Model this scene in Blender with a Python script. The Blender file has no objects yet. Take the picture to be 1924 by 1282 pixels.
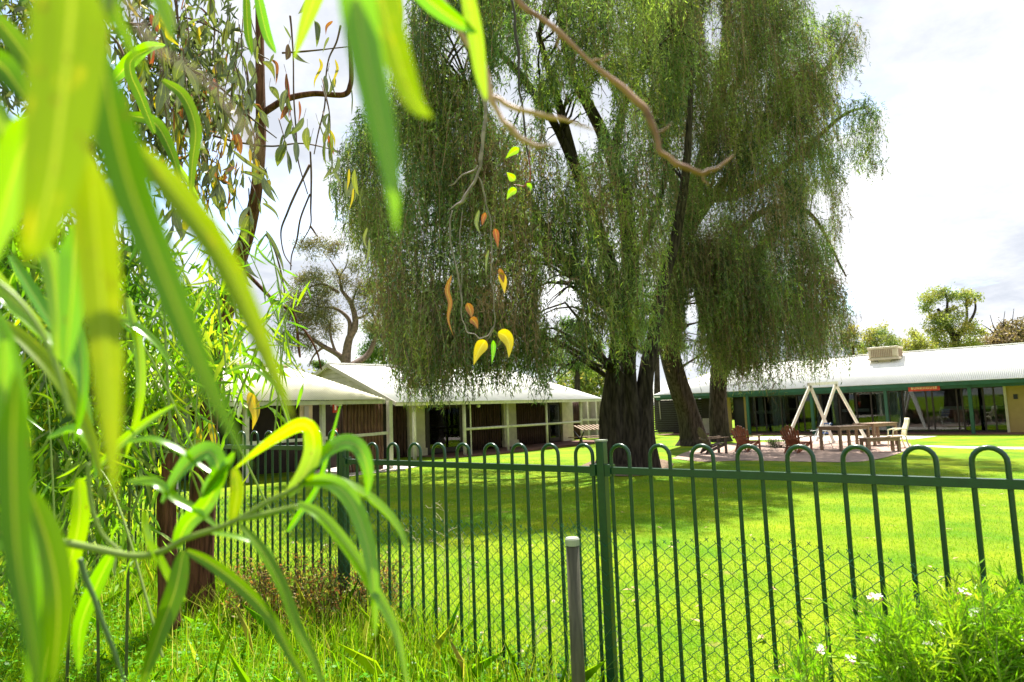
import bpy, math, random
import numpy as np
from mathutils import Vector, Matrix
rnd = random.Random(7); rng = np.random.default_rng(7)
sc = bpy.context.scene; COL = sc.collection

# ------------------------------------------------------------------ camera
FPX = 1260.0; PITCH = math.atan(130/FPX); ROLL = .035
EYE = np.array([0, 0, 1.5])
CF = np.array([0, math.cos(PITCH), math.sin(PITCH)])
_U0 = np.array([0, -math.sin(PITCH), math.cos(PITCH)]); _X = np.array([1., 0, 0])
CR = math.cos(ROLL)*_X - math.sin(ROLL)*_U0
CU = math.cos(ROLL)*_U0 + math.sin(ROLL)*_X
cam = bpy.data.cameras.new('camera'); cam.sensor_width = 36; cam.lens = FPX*36/1924
cam.clip_start = .02; cam.clip_end = 3000
cam.dof.use_dof = True; cam.dof.focus_distance = 4.6; cam.dof.aperture_fstop = 5.6; cam.dof.aperture_blades = 0
co = bpy.data.objects.new('camera', cam); COL.objects.link(co); sc.camera = co
M = Matrix(((CR[0], CU[0], -CF[0], 0), (CR[1], CU[1], -CF[1], 0), (CR[2], CU[2], -CF[2], 1.5), (0, 0, 0, 1)))
co.matrix_world = M

# ------------------------------------------------------------------ light
SUN_EL, SUN_AZ = 62, 9            # azimuth clockwise from +Y
w = bpy.data.worlds.new('World'); sc.world = w; w.use_nodes = True
nt = w.node_tree; N = nt.nodes; Lk = nt.links; N.clear()
out = N.new('ShaderNodeOutputWorld'); bg = N.new('ShaderNodeBackground'); bg.inputs[1].default_value = .1
sky = N.new('ShaderNodeTexSky'); sky.sky_type = 'NISHITA'; sky.sun_disc = False
sky.sun_elevation = math.radians(SUN_EL); sky.sun_rotation = math.radians(SUN_AZ); sky.dust_density = .6
tc = N.new('ShaderNodeTexCoord'); sep = N.new('ShaderNodeSeparateXYZ'); Lk.new(tc.outputs['Generated'], sep.inputs[0])
def nmath(op, a, b=None, clamp=False):
    m = N.new('ShaderNodeMath'); m.operation = op; m.use_clamp = clamp
    for i, v in enumerate((a, b)):
        if v is None: continue
        if isinstance(v, (int, float)): m.inputs[i].default_value = v
        else: Lk.new(v, m.inputs[i])
    return m.outputs[0]
zz = nmath('ADD', nmath('MAXIMUM', sep.outputs[2], 0), .22)
cx = nmath('DIVIDE', sep.outputs[0], zz); cy = nmath('DIVIDE', sep.outputs[1], zz)
comb = N.new('ShaderNodeCombineXYZ'); Lk.new(cx, comb.inputs[0]); Lk.new(cy, comb.inputs[1])
def wnoise(scale, det, off, rough=.55):
    mp = N.new('ShaderNodeMapping'); mp.inputs['Location'].default_value = off; Lk.new(comb.outputs[0], mp.inputs[0])
    n = N.new('ShaderNodeTexNoise'); n.inputs['Scale'].default_value = scale; n.inputs['Detail'].default_value = det
    n.inputs['Roughness'].default_value = rough; Lk.new(mp.outputs[0], n.inputs['Vector']); return n.outputs['Fac']
def wramp(f, stops):
    r = N.new('ShaderNodeValToRGB'); Lk.new(f, r.inputs[0]); e = r.color_ramp.elements
    e[0].position, e[0].color = stops[0][0], (*stops[0][1], 1); e[1].position, e[1].color = stops[-1][0], (*stops[-1][1], 1)
    for p, c in stops[1:-1]:
        x = e.new(p); x.color = (*c, 1)
    return r.outputs[0]
cover = wramp(wnoise(1.1, 8, (3.1, 1.7, 0), .6), [(.34, (0, 0, 0)), (.47, (1, 1, 1))])
shade = wramp(wnoise(1.35, 10, (7.3, 2.2, 4), .64), [(.32, (5.2, 5.2, 5.25)), (.41, (3.9, 3.95, 4.05)), (.49, (3.05, 3.15, 3.35)), (.60, (2.35, 2.5, 2.8))])
mx = N.new('ShaderNodeMix'); mx.data_type = 'RGBA'; Lk.new(cover, mx.inputs[0]); Lk.new(sky.outputs[0], mx.inputs[6]); Lk.new(shade, mx.inputs[7])
Lk.new(mx.outputs[2], bg.inputs[0]); Lk.new(bg.outputs[0], out.inputs[0])
sl = bpy.data.lights.new('sun', 'SUN'); sl.energy = 4.8; sl.angle = math.radians(.6); sl.color = (1, .95, .86)
so = bpy.data.objects.new('sun', sl); COL.objects.link(so)
az, el = math.radians(SUN_AZ), math.radians(SUN_EL)
so.rotation_euler = Vector((math.sin(az)*math.cos(el), math.cos(az)*math.cos(el), math.sin(el))).to_track_quat('Z', 'Y').to_euler()
vs = sc.view_settings; vs.view_transform = 'Standard'; vs.look = 'None'; vs.gamma = 1; vs.use_curve_mapping = False
sc.display_settings.display_device = 'sRGB'
vs.exposure = 1.72
sc.cycles.max_bounces = 8; sc.cycles.transparent_max_bounces = 12; sc.cycles.use_denoising = True
sc.cycles.caustics_reflective = False; sc.cycles.caustics_refractive = False

# ------------------------------------------------------------------ pixel <-> place helpers (photo measured at 1924 x 1282)
def ray(px, py): return CF + (px-962)/FPX*CR - (py-641)/FPX*CU
def at(px, py, Y):
    d = ray(px, py); return EYE + d*(Y/d[1])
def onz(px, py, z):
    d = ray(px, py); return EYE + d*((z-1.5)/d[2])
def proj(P):
    q = np.asarray(P, float)-EYE; c = q@CF; return 962+FPX*(q@CR)/c, 641-FPX*(q@CU)/c
FA = math.radians(50.6); FE = np.array([-math.sin(FA), math.cos(FA), 0]); FN = np.array([math.cos(FA), math.sin(FA), 0]); FD = 2.8
def gz(x, y):
    q = (x*FN[0]+y*FN[1]-FD)/22; q = np.clip(q, 0, 1); return .1-.42*(q*q*(3-2*q))
def ground(px, py):
    z = 0.
    for _ in range(25):
        p = onz(px, py, z); z = .5*z+.5*float(gz(p[0], p[1]))
    return onz(px, py, z)
def fp(s, z=0, off=0): return FN*(FD+off)+FE*s+np.array([0, 0, z])

# ------------------------------------------------------------------ materials
MATS = {}
def mat(name, col, rough=.7, var=.15, scale=8, bump=.0, bscale=40, metal=0, spec=.4, stretch=(1, 1, 1), col2=None, coords='Object'):
    if name in MATS: return MATS[name]
    m = bpy.data.materials.new(name); m.use_nodes = True; t = m.node_tree; n = t.nodes; l = t.links
    b = n['Principled BSDF']; b.inputs['Roughness'].default_value = rough; b.inputs['Metallic'].default_value = metal
    b.inputs['Specular IOR Level'].default_value = spec
    tcn = n.new('ShaderNodeTexCoord'); mp = n.new('ShaderNodeMapping'); mp.inputs['Scale'].default_value = stretch
    l.new(tcn.outputs[coords], mp.inputs[0])
    no = n.new('ShaderNodeTexNoise'); no.inputs['Scale'].default_value = scale; no.inputs['Detail'].default_value = 6; l.new(mp.outputs[0], no.inputs['Vector'])
    r = n.new('ShaderNodeValToRGB'); l.new(no.outputs['Fac'], r.inputs[0])
    c1 = tuple(c*(1-var) for c in col); c2 = col2 or tuple(min(1, c*(1+var)) for c in col)
    r.color_ramp.elements[0].position = .35; r.color_ramp.elements[0].color = (*c1, 1)
    r.color_ramp.elements[1].position = .65; r.color_ramp.elements[1].color = (*c2, 1)
    l.new(r.outputs[0], b.inputs['Base Color'])
    if bump:
        n2 = n.new('ShaderNodeTexNoise'); n2.inputs['Scale'].default_value = bscale; n2.inputs['Detail'].default_value = 5; l.new(mp.outputs[0], n2.inputs['Vector'])
        bp = n.new('ShaderNodeBump'); bp.inputs['Strength'].default_value = bump; bp.inputs['Distance'].default_value = .02
        l.new(n2.outputs['Fac'], bp.inputs['Height']); l.new(bp.outputs[0], b.inputs['Normal'])
    MATS[name] = m; return m
def leafmat(name, col=None, trans=.5, rough=.4, gloss=.06, attr=False, tcol=None, hue=.0, blotch=False):
    """diffuse + translucent leaf; colour from the 'tint' attribute or constant with per-object hue variation"""
    if name in MATS: return MATS[name]
    m = bpy.data.materials.new(name); m.use_nodes = True; t = m.node_tree; n = t.nodes; l = t.links; n.clear()
    o = n.new('ShaderNodeOutputMaterial')
    if attr:
        a = n.new('ShaderNodeAttribute'); a.attribute_name = 'tint'; c = a.outputs['Color']
    else:
        a = n.new('ShaderNodeRGB'); a.outputs[0].default_value = (*col, 1); c = a.outputs[0]
        oi = n.new('ShaderNodeObjectInfo')
        hs = n.new('ShaderNodeHueSaturation'); l.new(c, hs.inputs['Color'])
        mr = n.new('ShaderNodeMapRange'); l.new(oi.outputs['Random'], mr.inputs[0]); mr.inputs[3].default_value = .5-hue; mr.inputs[4].default_value = .5+hue
        l.new(mr.outputs[0], hs.inputs['Hue'])
        mr2 = n.new('ShaderNodeMapRange'); l.new(oi.outputs['Random'], mr2.inputs[0]); mr2.inputs[3].default_value = 1.15; mr2.inputs[4].default_value = .8
        l.new(mr2.outputs[0], hs.inputs['Value']); c = hs.outputs[0]
        uv = n.new('ShaderNodeUVMap'); mp = n.new('ShaderNodeMapping'); mp.inputs['Scale'].default_value = (26, 1.2, 1); l.new(uv.outputs[0], mp.inputs[0])
        vn = n.new('ShaderNodeTexNoise'); vn.inputs['Scale'].default_value = 1; vn.inputs['Detail'].default_value = 3; l.new(mp.outputs[0], vn.inputs['Vector'])
        vr = n.new('ShaderNodeMapRange'); l.new(vn.outputs['Fac'], vr.inputs[0]); vr.inputs[1].default_value = .3; vr.inputs[2].default_value = .7; vr.inputs[3].default_value = .82; vr.inputs[4].default_value = 1.12
        mm = n.new('ShaderNodeMix'); mm.data_type = 'RGBA'; mm.blend_type = 'MULTIPLY'; mm.inputs[0].default_value = 1; l.new(c, mm.inputs[6]); l.new(vr.outputs[0], mm.inputs[7]); c = mm.outputs[2]
        sx = n.new('ShaderNodeSeparateXYZ'); l.new(uv.outputs[0], sx.inputs[0])
        def mth(op, a_, b_=None):
            q_ = n.new('ShaderNodeMath'); q_.operation = op
            for i_, v_ in enumerate((a_, b_)):
                if v_ is None: continue
                if isinstance(v_, (int, float)): q_.inputs[i_].default_value = v_
                else: l.new(v_, q_.inputs[i_])
            return q_.outputs[0]
        rib = mth('LESS_THAN', mth('ABSOLUTE', mth('SUBTRACT', mth('FRACT', sx.outputs[0]), .5)), .035)
        m5 = n.new('ShaderNodeMix'); m5.data_type = 'RGBA'; l.new(mth('MULTIPLY', rib, .55), m5.inputs[0]); l.new(c, m5.inputs[6]); m5.inputs[7].default_value = (.42, .46, .10, 1); c = m5.outputs[2]
        sn = n.new('ShaderNodeTexNoise'); sn.inputs['Scale'].default_value = 9; sn.inputs['Detail'].default_value = 3; l.new(uv.outputs[0], sn.inputs['Vector'])
        srp = n.new('ShaderNodeValToRGB'); l.new(sn.outputs['Fac'], srp.inputs[0]); srp.color_ramp.elements[0].position = .67; srp.color_ramp.elements[1].position = .72
        m4 = n.new('ShaderNodeMix'); m4.data_type = 'RGBA'; l.new(srp.outputs[0], m4.inputs[0]); l.new(c, m4.inputs[6]); m4.inputs[7].default_value = (.14, .075, .02, 1); c = m4.outputs[2]
        if blotch:
            bn = n.new('ShaderNodeTexNoise'); bn.inputs['Scale'].default_value = 5; bn.inputs['Detail'].default_value = 4; l.new(uv.outputs[0], bn.inputs['Vector'])
            br = n.new('ShaderNodeValToRGB'); l.new(bn.outputs['Fac'], br.inputs[0]); br.color_ramp.elements[0].position = .60; br.color_ramp.elements[1].position = .72
            m3 = n.new('ShaderNodeMix'); m3.data_type = 'RGBA'; l.new(br.outputs[0], m3.inputs[0]); l.new(c, m3.inputs[6]); m3.inputs[7].default_value = (.42, .36, .02, 1); c = m3.outputs[2]
    d = n.new('ShaderNodeBsdfDiffuse'); l.new(c, d.inputs[0])
    tr = n.new('ShaderNodeBsdfTranslucent')
    if tcol:
        mt = n.new('ShaderNodeMix'); mt.data_type = 'RGBA'; mt.blend_type = 'MULTIPLY'; mt.inputs[0].default_value = 1; l.new(c, mt.inputs[6]); mt.inputs[7].default_value = (*tcol, 1); l.new(mt.outputs[2], tr.inputs[0])
    else: l.new(c, tr.inputs[0])
    ms = n.new('ShaderNodeMixShader'); ms.inputs[0].default_value = trans; l.new(d.outputs[0], ms.inputs[1]); l.new(tr.outputs[0], ms.inputs[2])
    g = n.new('ShaderNodeBsdfGlossy'); g.inputs['Roughness'].default_value = rough
    m2 = n.new('ShaderNodeMixShader'); m2.inputs[0].default_value = gloss; l.new(ms.outputs[0], m2.inputs[1]); l.new(g.outputs[0], m2.inputs[2])
    l.new(m2.outputs[0], o.inputs[0]); MATS[name] = m; return m

FENCE_G = mat('fence_green_paint', (.005, .042, .018), rough=.32, var=.12, scale=30, spec=.5, bump=.05, bscale=120)
WIRE_G = mat('green_pvc_wire', (.012, .10, .055), rough=.4, var=.1)
GALV = mat('weathered_galvanised', (.062, .06, .036), rough=.55, var=.35, scale=9, stretch=(6, 6, .8), metal=.25, bump=.1, bscale=60)
BARK_D = mat('dark_rough_bark', (.040, .032, .025), rough=.95, var=.55, scale=5, stretch=(3, 3, .5), bump=1., bscale=14, spec=.1)
BARK_R = mat('reddish_bark', (.115, .048, .028), rough=.9, var=.55, scale=10, stretch=(4, 4, .5), bump=.9, bscale=30, spec=.15)
BARK_G = mat('pale_grey_bark', (.30, .27, .24), rough=.8, var=.35, scale=12, bump=.3)
TWIG_B = mat('brown_twig', (.10, .055, .038), rough=.8, var=.3, scale=20)
TWIG_T = mat('tan_peeled_twig', (.36, .22, .14), rough=.7, var=.45, scale=14, bump=.3, bscale=80)
STEM_G = leafmat('green_stem', (.22, .32, .05), trans=.25, gloss=.05)
ROOFM = mat('white_corrugated_roofing', (.86, .85, .82), rough=.7, var=.04, scale=1.5, spec=.3)
ROOFC = mat('cream_corrugated_roofing', (.78, .74, .56), rough=.5, var=.05, scale=1.2, spec=.3)
CREAM = mat('cream_paint', (.55, .50, .36), rough=.6, var=.1, scale=4)
CREAMW = mat('pale_timber_paint', (.62, .58, .50), rough=.65, var=.12, scale=6)
YELLOWP = mat('ochre_wall_paint', (.38, .27, .09), rough=.7, var=.08, scale=2)
GREENP = mat('dark_green_trim_paint', (.012, .075, .042), rough=.45, var=.15, scale=3)
BROWND = mat('shaded_dark_split_log', (.055, .026, .018), rough=.9, var=.5, scale=6, stretch=(4, 4, .6), bump=.6, bscale=25)  # darker copy of the brown log, verandah shade put into the colour
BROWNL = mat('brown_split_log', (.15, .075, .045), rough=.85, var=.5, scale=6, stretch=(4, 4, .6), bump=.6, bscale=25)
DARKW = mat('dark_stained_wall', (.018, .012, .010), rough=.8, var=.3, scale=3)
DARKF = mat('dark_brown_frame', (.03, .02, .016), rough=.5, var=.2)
CLAD = mat('greyish_weatherboard', (.33, .29, .26), rough=.7, var=.1, scale=3)
CONC = mat('pale_concrete', (.52, .45, .40), rough=.85, var=.12, scale=2.5, bump=.15)
PAVER = mat('brick_red_paving', (.16, .075, .055), rough=.85, var=.3, scale=5, bump=.2)
TIMB = mat('weathered_table_timber', (.23, .15, .095), rough=.75, var=.3, scale=8, stretch=(1, 6, 6), bump=.3)
ADIR = mat('red_brown_oiled_timber', (.20, .058, .022), rough=.5, var=.3, scale=8, bump=.2)
ADIR2 = mat('faded_dark_timber', (.085, .06, .045), rough=.7, var=.3, scale=8, bump=.2)
WHITEP = mat('white_plastic', (.72, .72, .68), rough=.4, var=.05)
CREAMPL = mat('cream_plastic', (.68, .64, .46), rough=.45, var=.05)
SWINGW = mat('whitewashed_swing_timber', (.70, .66, .60), rough=.7, var=.12, scale=8)
ACM = mat('beige_cooler_plastic', (.50, .43, .30), rough=.5, var=.06)
ACL = mat('tan_cooler_louvre', (.27, .19, .12), rough=.7, var=.15)
REDS = mat('orange_red_sign_paint', (.42, .035, .012), rough=.5, var=.1)
LETM = mat('cream_letter_paint', (.75, .55, .28), rough=.5, var=.05)
BLACKM = mat('black_paint', (.01, .01, .01), rough=.4, var=.1)
CURT = mat('pale_grey_curtain', (.40, .42, .44), rough=.9, var=.1, scale=2)
SOIL = mat('leaf_litter_soil', (.13, .085, .05), rough=.95, var=.4, scale=18, bump=.5)
PINK = mat('pink_brick_paving', (.30, .21, .17), rough=.9, var=.25, scale=6, bump=.3)
FLOW = leafmat('white_petal', (.85, .80, .78), trans=.35, gloss=.03)
BUD = mat('pink_bud', (.5, .2, .2), rough=.6)
NUT = mat('pale_gumnut', (.62, .60, .52), rough=.6, var=.2, scale=20)
L_FOL = leafmat('weeping_foliage', attr=True, trans=.48, gloss=.025, rough=.45, tcol=(1.15, 1.25, .6))
L_GRASS = leafmat('grass_blades', attr=True, trans=.5, gloss=.012, rough=.4, tcol=(1.1, 1.2, .5))
L_BRIGHT = leafmat('bright_wattle_leaf', (.165, .36, .001), trans=.68, gloss=.045, rough=.22, tcol=(1.5, 1.35, .3), hue=.025, blotch=False)
L_YEL = leafmat('yellow_green_wattle_leaf', (.21, .29, .001), trans=.68, gloss=.02, rough=.3, tcol=(1.25, 1.25, .3), hue=.015, blotch=True)
L_DEEP = leafmat('deep_green_wattle_leaf', (.085, .20, .001), trans=.5, gloss=.022, rough=.3, tcol=(1.5, 1.3, .3), hue=.015)
L_GUM = leafmat('olive_gum_leaf', (.14, .17, .05), trans=.42, gloss=.08, rough=.35, tcol=(1.1, 1.15, .5), hue=.02, blotch=True)
L_GUMY = leafmat('yellow_gum_leaf', (.40, .33, .006), trans=.6, gloss=.05, tcol=(1.2, 1.1, .5), hue=.02)
L_GUMR = leafmat('rusty_gum_leaf', (.24, .085, .02), trans=.5, gloss=.05, tcol=(1.2, 1., .5), hue=.03)
def glassmat():
    m = bpy.data.materials.new('window_glass'); m.use_nodes = True; n = m.node_tree.nodes; l = m.node_tree.links; n.clear()
    o = n.new('ShaderNodeOutputMaterial'); t = n.new('ShaderNodeBsdfTransparent'); t.inputs[0].default_value = (.62, .68, .66, 1)
    g = n.new('ShaderNodeBsdfGlossy'); g.inputs['Roughness'].default_value = .02; g.inputs[0].default_value = (.9, .95, 1, 1)
    f = n.new('ShaderNodeFresnel'); f.inputs[0].default_value = 1.52
    ms = n.new('ShaderNodeMixShader'); l.new(f.outputs[0], ms.inputs[0]); l.new(t.outputs[0], ms.inputs[1]); l.new(g.outputs[0], ms.inputs[2]); l.new(ms.outputs[0], o.inputs[0]); return m
GLASS = glassmat()

# ------------------------------------------------------------------ mesh helpers
def tag(o, label=None, cat=None, group=None, kind=None):
    if label: o['label'] = label
    if cat: o['category'] = cat
    if group: o['group'] = group
    if kind: o['kind'] = kind
    return o
def link(name, data, parent=None):
    o = bpy.data.objects.new(name, data); COL.objects.link(o)
    if parent: o.parent = parent
    return o
def thing(name, label, cat, loc=(0, 0, 0), rz=0, group=None):
    o = bpy.data.objects.new(name, None); COL.objects.link(o); o.location = tuple(float(v) for v in loc); o.rotation_euler = (0, 0, rz); o.empty_display_size = .1
    return tag(o, label, cat, group)
class MB:
    def __init__(s): s.v = []; s.f = []
    def add(s, vs_, fs):
        k = len(s.v); s.v += [tuple(map(float, p)) for p in vs_]; s.f += [tuple(i+k for i in f) for f in fs]; return s
    def box(s, c, d, X=(1, 0, 0), Y=(0, 1, 0), Z=(0, 0, 1)):
        c = np.array(c, float); X, Y, Z = [np.array(a, float) for a in (X, Y, Z)]; hx, hy, hz = [q/2 for q in d]
        vs_ = [c+X*a*hx+Y*b*hy+Z*e*hz for e in (-1, 1) for b in (-1, 1) for a in (-1, 1)]
        return s.add(vs_, [(0, 2, 3, 1), (4, 5, 7, 6), (0, 1, 5, 4), (2, 6, 7, 3), (0, 4, 6, 2), (1, 3, 7, 5)])
    def bar(s, a, b, wd, h, up=(0, 0, 1)):
        a = np.array(a, float); b = np.array(b, float); X = b-a; L = np.linalg.norm(X); X /= L
        Y = np.cross(up, X)
        if np.linalg.norm(Y) < 1e-3: Y = np.cross((1, 0, 0), X)
        Y /= np.linalg.norm(Y); Z = np.cross(X, Y); return s.box((a+b)/2, (L, wd, h), X, Y, Z)
    def tube(s, pts, rad, n=8, flute=None, closed=True):
        pts = np.array(pts, float); m = len(pts); rad = np.broadcast_to(rad, (m,)) if np.ndim(rad) < 2 else rad
        T = np.gradient(pts, axis=0); T /= np.linalg.norm(T, axis=1)[:, None]+1e-12
        r = np.array([1., 0, 0]) if abs(T[0][0]) < .8 else np.array([0., 1, 0]); vs_ = []
        for i in range(m):
            r = r-T[i]*(r@T[i]); r /= np.linalg.norm(r)+1e-12; q = np.cross(T[i], r)
            for k in range(n):
                a = 2*math.pi*k/n; R_ = rad[i]
                if flute: R_ = R_*flute(a, i/(m-1))
                vs_.append(pts[i]+R_*(math.cos(a)*r+math.sin(a)*q))
        fs = [(i*n+k, i*n+(k+1) % n, (i+1)*n+(k+1) % n, (i+1)*n+k) for i in range(m-1) for k in range(n)]
        if closed: fs += [tuple(range(n))[::-1], tuple((m-1)*n+k for k in range(n))]
        return s.add(vs_, fs)
    def build(s, name, m, parent=None, smooth=False, bevel=0):
        me = bpy.data.meshes.new(name); me.from_pydata(s.v, [], s.f); me.materials.append(m)
        if smooth: me.polygons.foreach_set('use_smooth', [True]*len(me.polygons))
        me.update(); o = link(name, me, parent)
        if bevel:
            b = o.modifiers.new('bevel', 'BEVEL'); b.width = bevel; b.segments = 2
        return o
def spline(P, n):
    """Catmull-Rom through control points, n samples"""
    P = np.array(P, float); m = len(P)
    Q = np.vstack([2*P[0]-P[1], P, 2*P[-1]-P[-2]]); t = np.linspace(0, m-1-1e-6, n); i = t.astype(int); u = (t-i)[:, None]
    a, b, c, d = Q[i], Q[i+1], Q[i+2], Q[i+3]
    return .5*((2*b)+(-a+c)*u+(2*a-5*b+4*c-d)*u*u+(-a+3*b-3*c+d)*u**3)
def npmesh(name, V, nper, tint, m, parent=None):
    """V (N*nper,3): N separate n-gons; tint (N,3)"""
    n = len(V)//nper; me = bpy.data.meshes.new(name); me.vertices.add(len(V)); me.vertices.foreach_set('co', V.astype(np.float32).ravel())
    me.loops.add(len(V)); me.loops.foreach_set('vertex_index', np.arange(len(V), dtype=np.int32))
    me.polygons.add(n); me.polygons.foreach_set('loop_start', np.arange(n, dtype=np.int32)*nper)
    try: me.polygons.foreach_set('loop_total', np.full(n, nper, np.int32))
    except Exception: pass
    if tint is not None:
        at_ = me.attributes.new('tint', 'FLOAT_COLOR', 'FACE'); c = np.ones((n, 4), np.float32); c[:, :3] = tint; at_.data.foreach_set('color', c.ravel())
    me.materials.append(m); me.update(calc_edges=True); me.validate(); return link(name, me, parent)
def unit(a): return a/(np.linalg.norm(a, axis=-1, keepdims=True)+1e-9)
def leaf_quads(P, D, L, W, r=None):
    """diamond leaves: base P, direction D, length L, width W"""
    r = r or rng
    S = unit(np.cross(D, r.normal(size=P.shape))); L = np.broadcast_to(L, len(P))[:, None]; W = np.broadcast_to(W, len(P))[:, None]
    mid = P+D*L*.42
    return np.stack([P, mid+S*W/2, P+D*L, mid-S*W/2], 1).reshape(-1, 3)
def tints(n, cols, wts, var=.2):
    c = np.array(cols)[rng.choice(len(cols), n, p=np.array(wts)/sum(wts))]
    return c*(1+rng.uniform(-var, var, (n, 1)))*(1+rng.uniform(-.08, .08, (n, 3)))
def inpoly(x, y, poly):
    poly = np.array(poly, float); ins = np.zeros(len(x), bool); j = len(poly)-1
    for i in range(len(poly)):
        xi, yi = poly[i]; xj, yj = poly[j]
        c = ((yi > y) != (yj > y)) & (x < (xj-xi)*(y-yi)/(yj-yi+1e-9)+xi); ins ^= c; j = i
    return ins

# ================================================================== GROUND
def grid_sheet(name, xs, ys, m, kind='structure', zoff=0, mask=None):
    X, Y = np.meshgrid(xs, ys); Z = gz(X, Y)+zoff; nx = len(xs)
    V = np.stack([X, Y, Z], -1).reshape(-1, 3)
    F = [(j*nx+i, j*nx+i+1, (j+1)*nx+i+1, (j+1)*nx+i) for j in range(len(ys)-1) for i in range(nx-1)]
    me = bpy.data.meshes.new(name); me.from_pydata(V.tolist(), [], F); me.materials.append(m)
    me.polygons.foreach_set('use_smooth', [True]*len(F)); return tag(link(name, me), kind=kind)
def lawnmat():
    m = bpy.data.materials.new('lawn_turf'); m.use_nodes = True; t = m.node_tree; n = t.nodes; l = t.links; b = n['Principled BSDF']
    b.inputs['Roughness'].default_value = .85; b.inputs['Specular IOR Level'].default_value = .1
    tcn = n.new('ShaderNodeTexCoord')
    def noise(s, d=5):
        q = n.new('ShaderNodeTexNoise'); q.inputs['Scale'].default_value = s; q.inputs['Detail'].default_value = d; l.new(tcn.outputs['Object'], q.inputs['Vector']); return q.outputs['Fac']
    def ramp(f, a, ca, b_, cb):
        r = n.new('ShaderNodeValToRGB'); l.new(f, r.inputs[0]); r.color_ramp.elements[0].position = a; r.color_ramp.elements[0].color = (*ca, 1)
        r.color_ramp.elements[1].position = b_; r.color_ramp.elements[1].color = (*cb, 1); return r.outputs[0]
    a = ramp(noise(.9), .35, (.10, .225, .002), .66, (.24, .31, .004))  # lush and dry patches, contrast also standing in for dappled shade
    d = ramp(noise(60, 3), .3, (.55, .55, .55), .7, (1.25, 1.25, 1.25))
    mm = n.new('ShaderNodeMix'); mm.data_type = 'RGBA'; mm.blend_type = 'MULTIPLY'; mm.inputs[0].default_value = 1; l.new(a, mm.inputs[6]); l.new(d, mm.inputs[7])
    f = ramp(noise(3.2, 8), .66, (0, 0, 0), .76, (1, 1, 1))
    m2 = n.new('ShaderNodeMix'); m2.data_type = 'RGBA'; l.new(f, m2.inputs[0]); l.new(mm.outputs[2], m2.inputs[6]); m2.inputs[7].default_value = (.26, .22, .06, 1)
    l.new(m2.outputs[2], b.inputs['Base Color'])
    bp = n.new('ShaderNodeBump'); bp.inputs['Strength'].default_value = .9; bp.inputs['Distance'].default_value = .03; l.new(noise(90, 4), bp.inputs['Height']); l.new(bp.outputs[0], b.inputs['Normal'])
    return m
LAWN = lawnmat()
xs = np.concatenate([[-900, -300, -120, -70], np.arange(-45, 60, .75), [80, 130, 300, 900]])
ys = np.concatenate([[-700, -200, -60], np.arange(-20, 75, .75), [90, 150, 350, 1500]])
grid_sheet('ground', xs, ys, LAWN)

# ================================================================== BUILDINGS
DA = np.array([.62, .785, 0]); DA = DA/np.linalg.norm(DA); DW = np.array([-DA[1], DA[0], 0]); UP = np.array([0, 0, 1.])
DC = np.array([DA[1], -DA[0], 0])
def s_at(px, O, D):
    """distance along horizontal line O + s D whose vertical plane meets the column px near the horizon"""
    d = ray(px, 790); d2 = np.array([d[0], d[1]]); A = np.array([[D[0], -d2[0]], [D[1], -d2[1]]]); return float(np.linalg.solve(A, -np.array(O[:2]))[0])
def roof_face(parent, O, along, s0, s1, hfun, upv, m, sheet=.76, wave=.076, amp=.009):
    """corrugated sheets laid from the eave up; hfun(s) -> (v0,v1) slope distances"""
    nrm = np.cross(along, upv); nrm /= np.linalg.norm(nrm)
    if nrm[2] < 0: nrm = -nrm
    s = s0
    k = 0
    while s < s1-1e-3:
        e = min(s+sheet, s1); n = max(4, int((e-s)/wave*6)); mb = MB(); top = []; bot = []
        for i in range(n+1):
            q = s+(e-s)*i/n; a, b = hfun(q); z = amp*math.sin(2*math.pi*q/wave)+.003*(k % 2)
            bot.append(O+along*q+upv*a+nrm*z); top.append(O+along*q+upv*max(b, a+.001)+nrm*z)
        lo = len(bot); V = bot+top+[p-nrm*.004 for p in bot]
        mb.add(V, [(i, i+1, lo+i+1, lo+i) for i in range(n)]+[(i, 2*lo+i, 2*lo+i+1, i+1) for i in range(n)])
        mb.build('roof_sheet', m, parent, smooth=True); s = e; k += 1
def logs(parent, O, D, s0, s1, z0, z1, m, step=.16, n='log'):
    s = s0+step/2; meshes = []
    for k in range(4):
        mb = MB(); mb.tube([(rnd.uniform(-.012, .012), rnd.uniform(-.01, .01), z0+(z1-z0)*i/4) for i in range(5)], step*.47, 7, flute=lambda a, t, k=k: 1+.1*math.sin(3*a+k+5*t)); me = mb.build('tmp', m, None, smooth=True); meshes.append(me.data); bpy.data.objects.remove(me)
    while s < s1:
        o = link(n, rnd.choice(meshes), parent); p = O+D*s; o.location = (p[0], p[1], 0); o.rotation_euler = (rnd.uniform(-.004, .004), 0, rnd.uniform(0, 6)); o.scale = (rnd.uniform(.85, 1.08), rnd.uniform(.85, 1.08), 1); s += step
def postbox(parent, p, z0, z1, wd, m, name='post', rounded=False):
    mb = MB()
    if rounded: mb.tube([(p[0], p[1], z0), (p[0], p[1], (z0+z1)/2), (p[0], p[1], z1)], wd/2, 12)
    else: mb.box((p[0], p[1], (z0+z1)/2), (wd, wd, z1-z0), DA, DW)
    return mb.build(name, m, parent, smooth=rounded)

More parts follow.
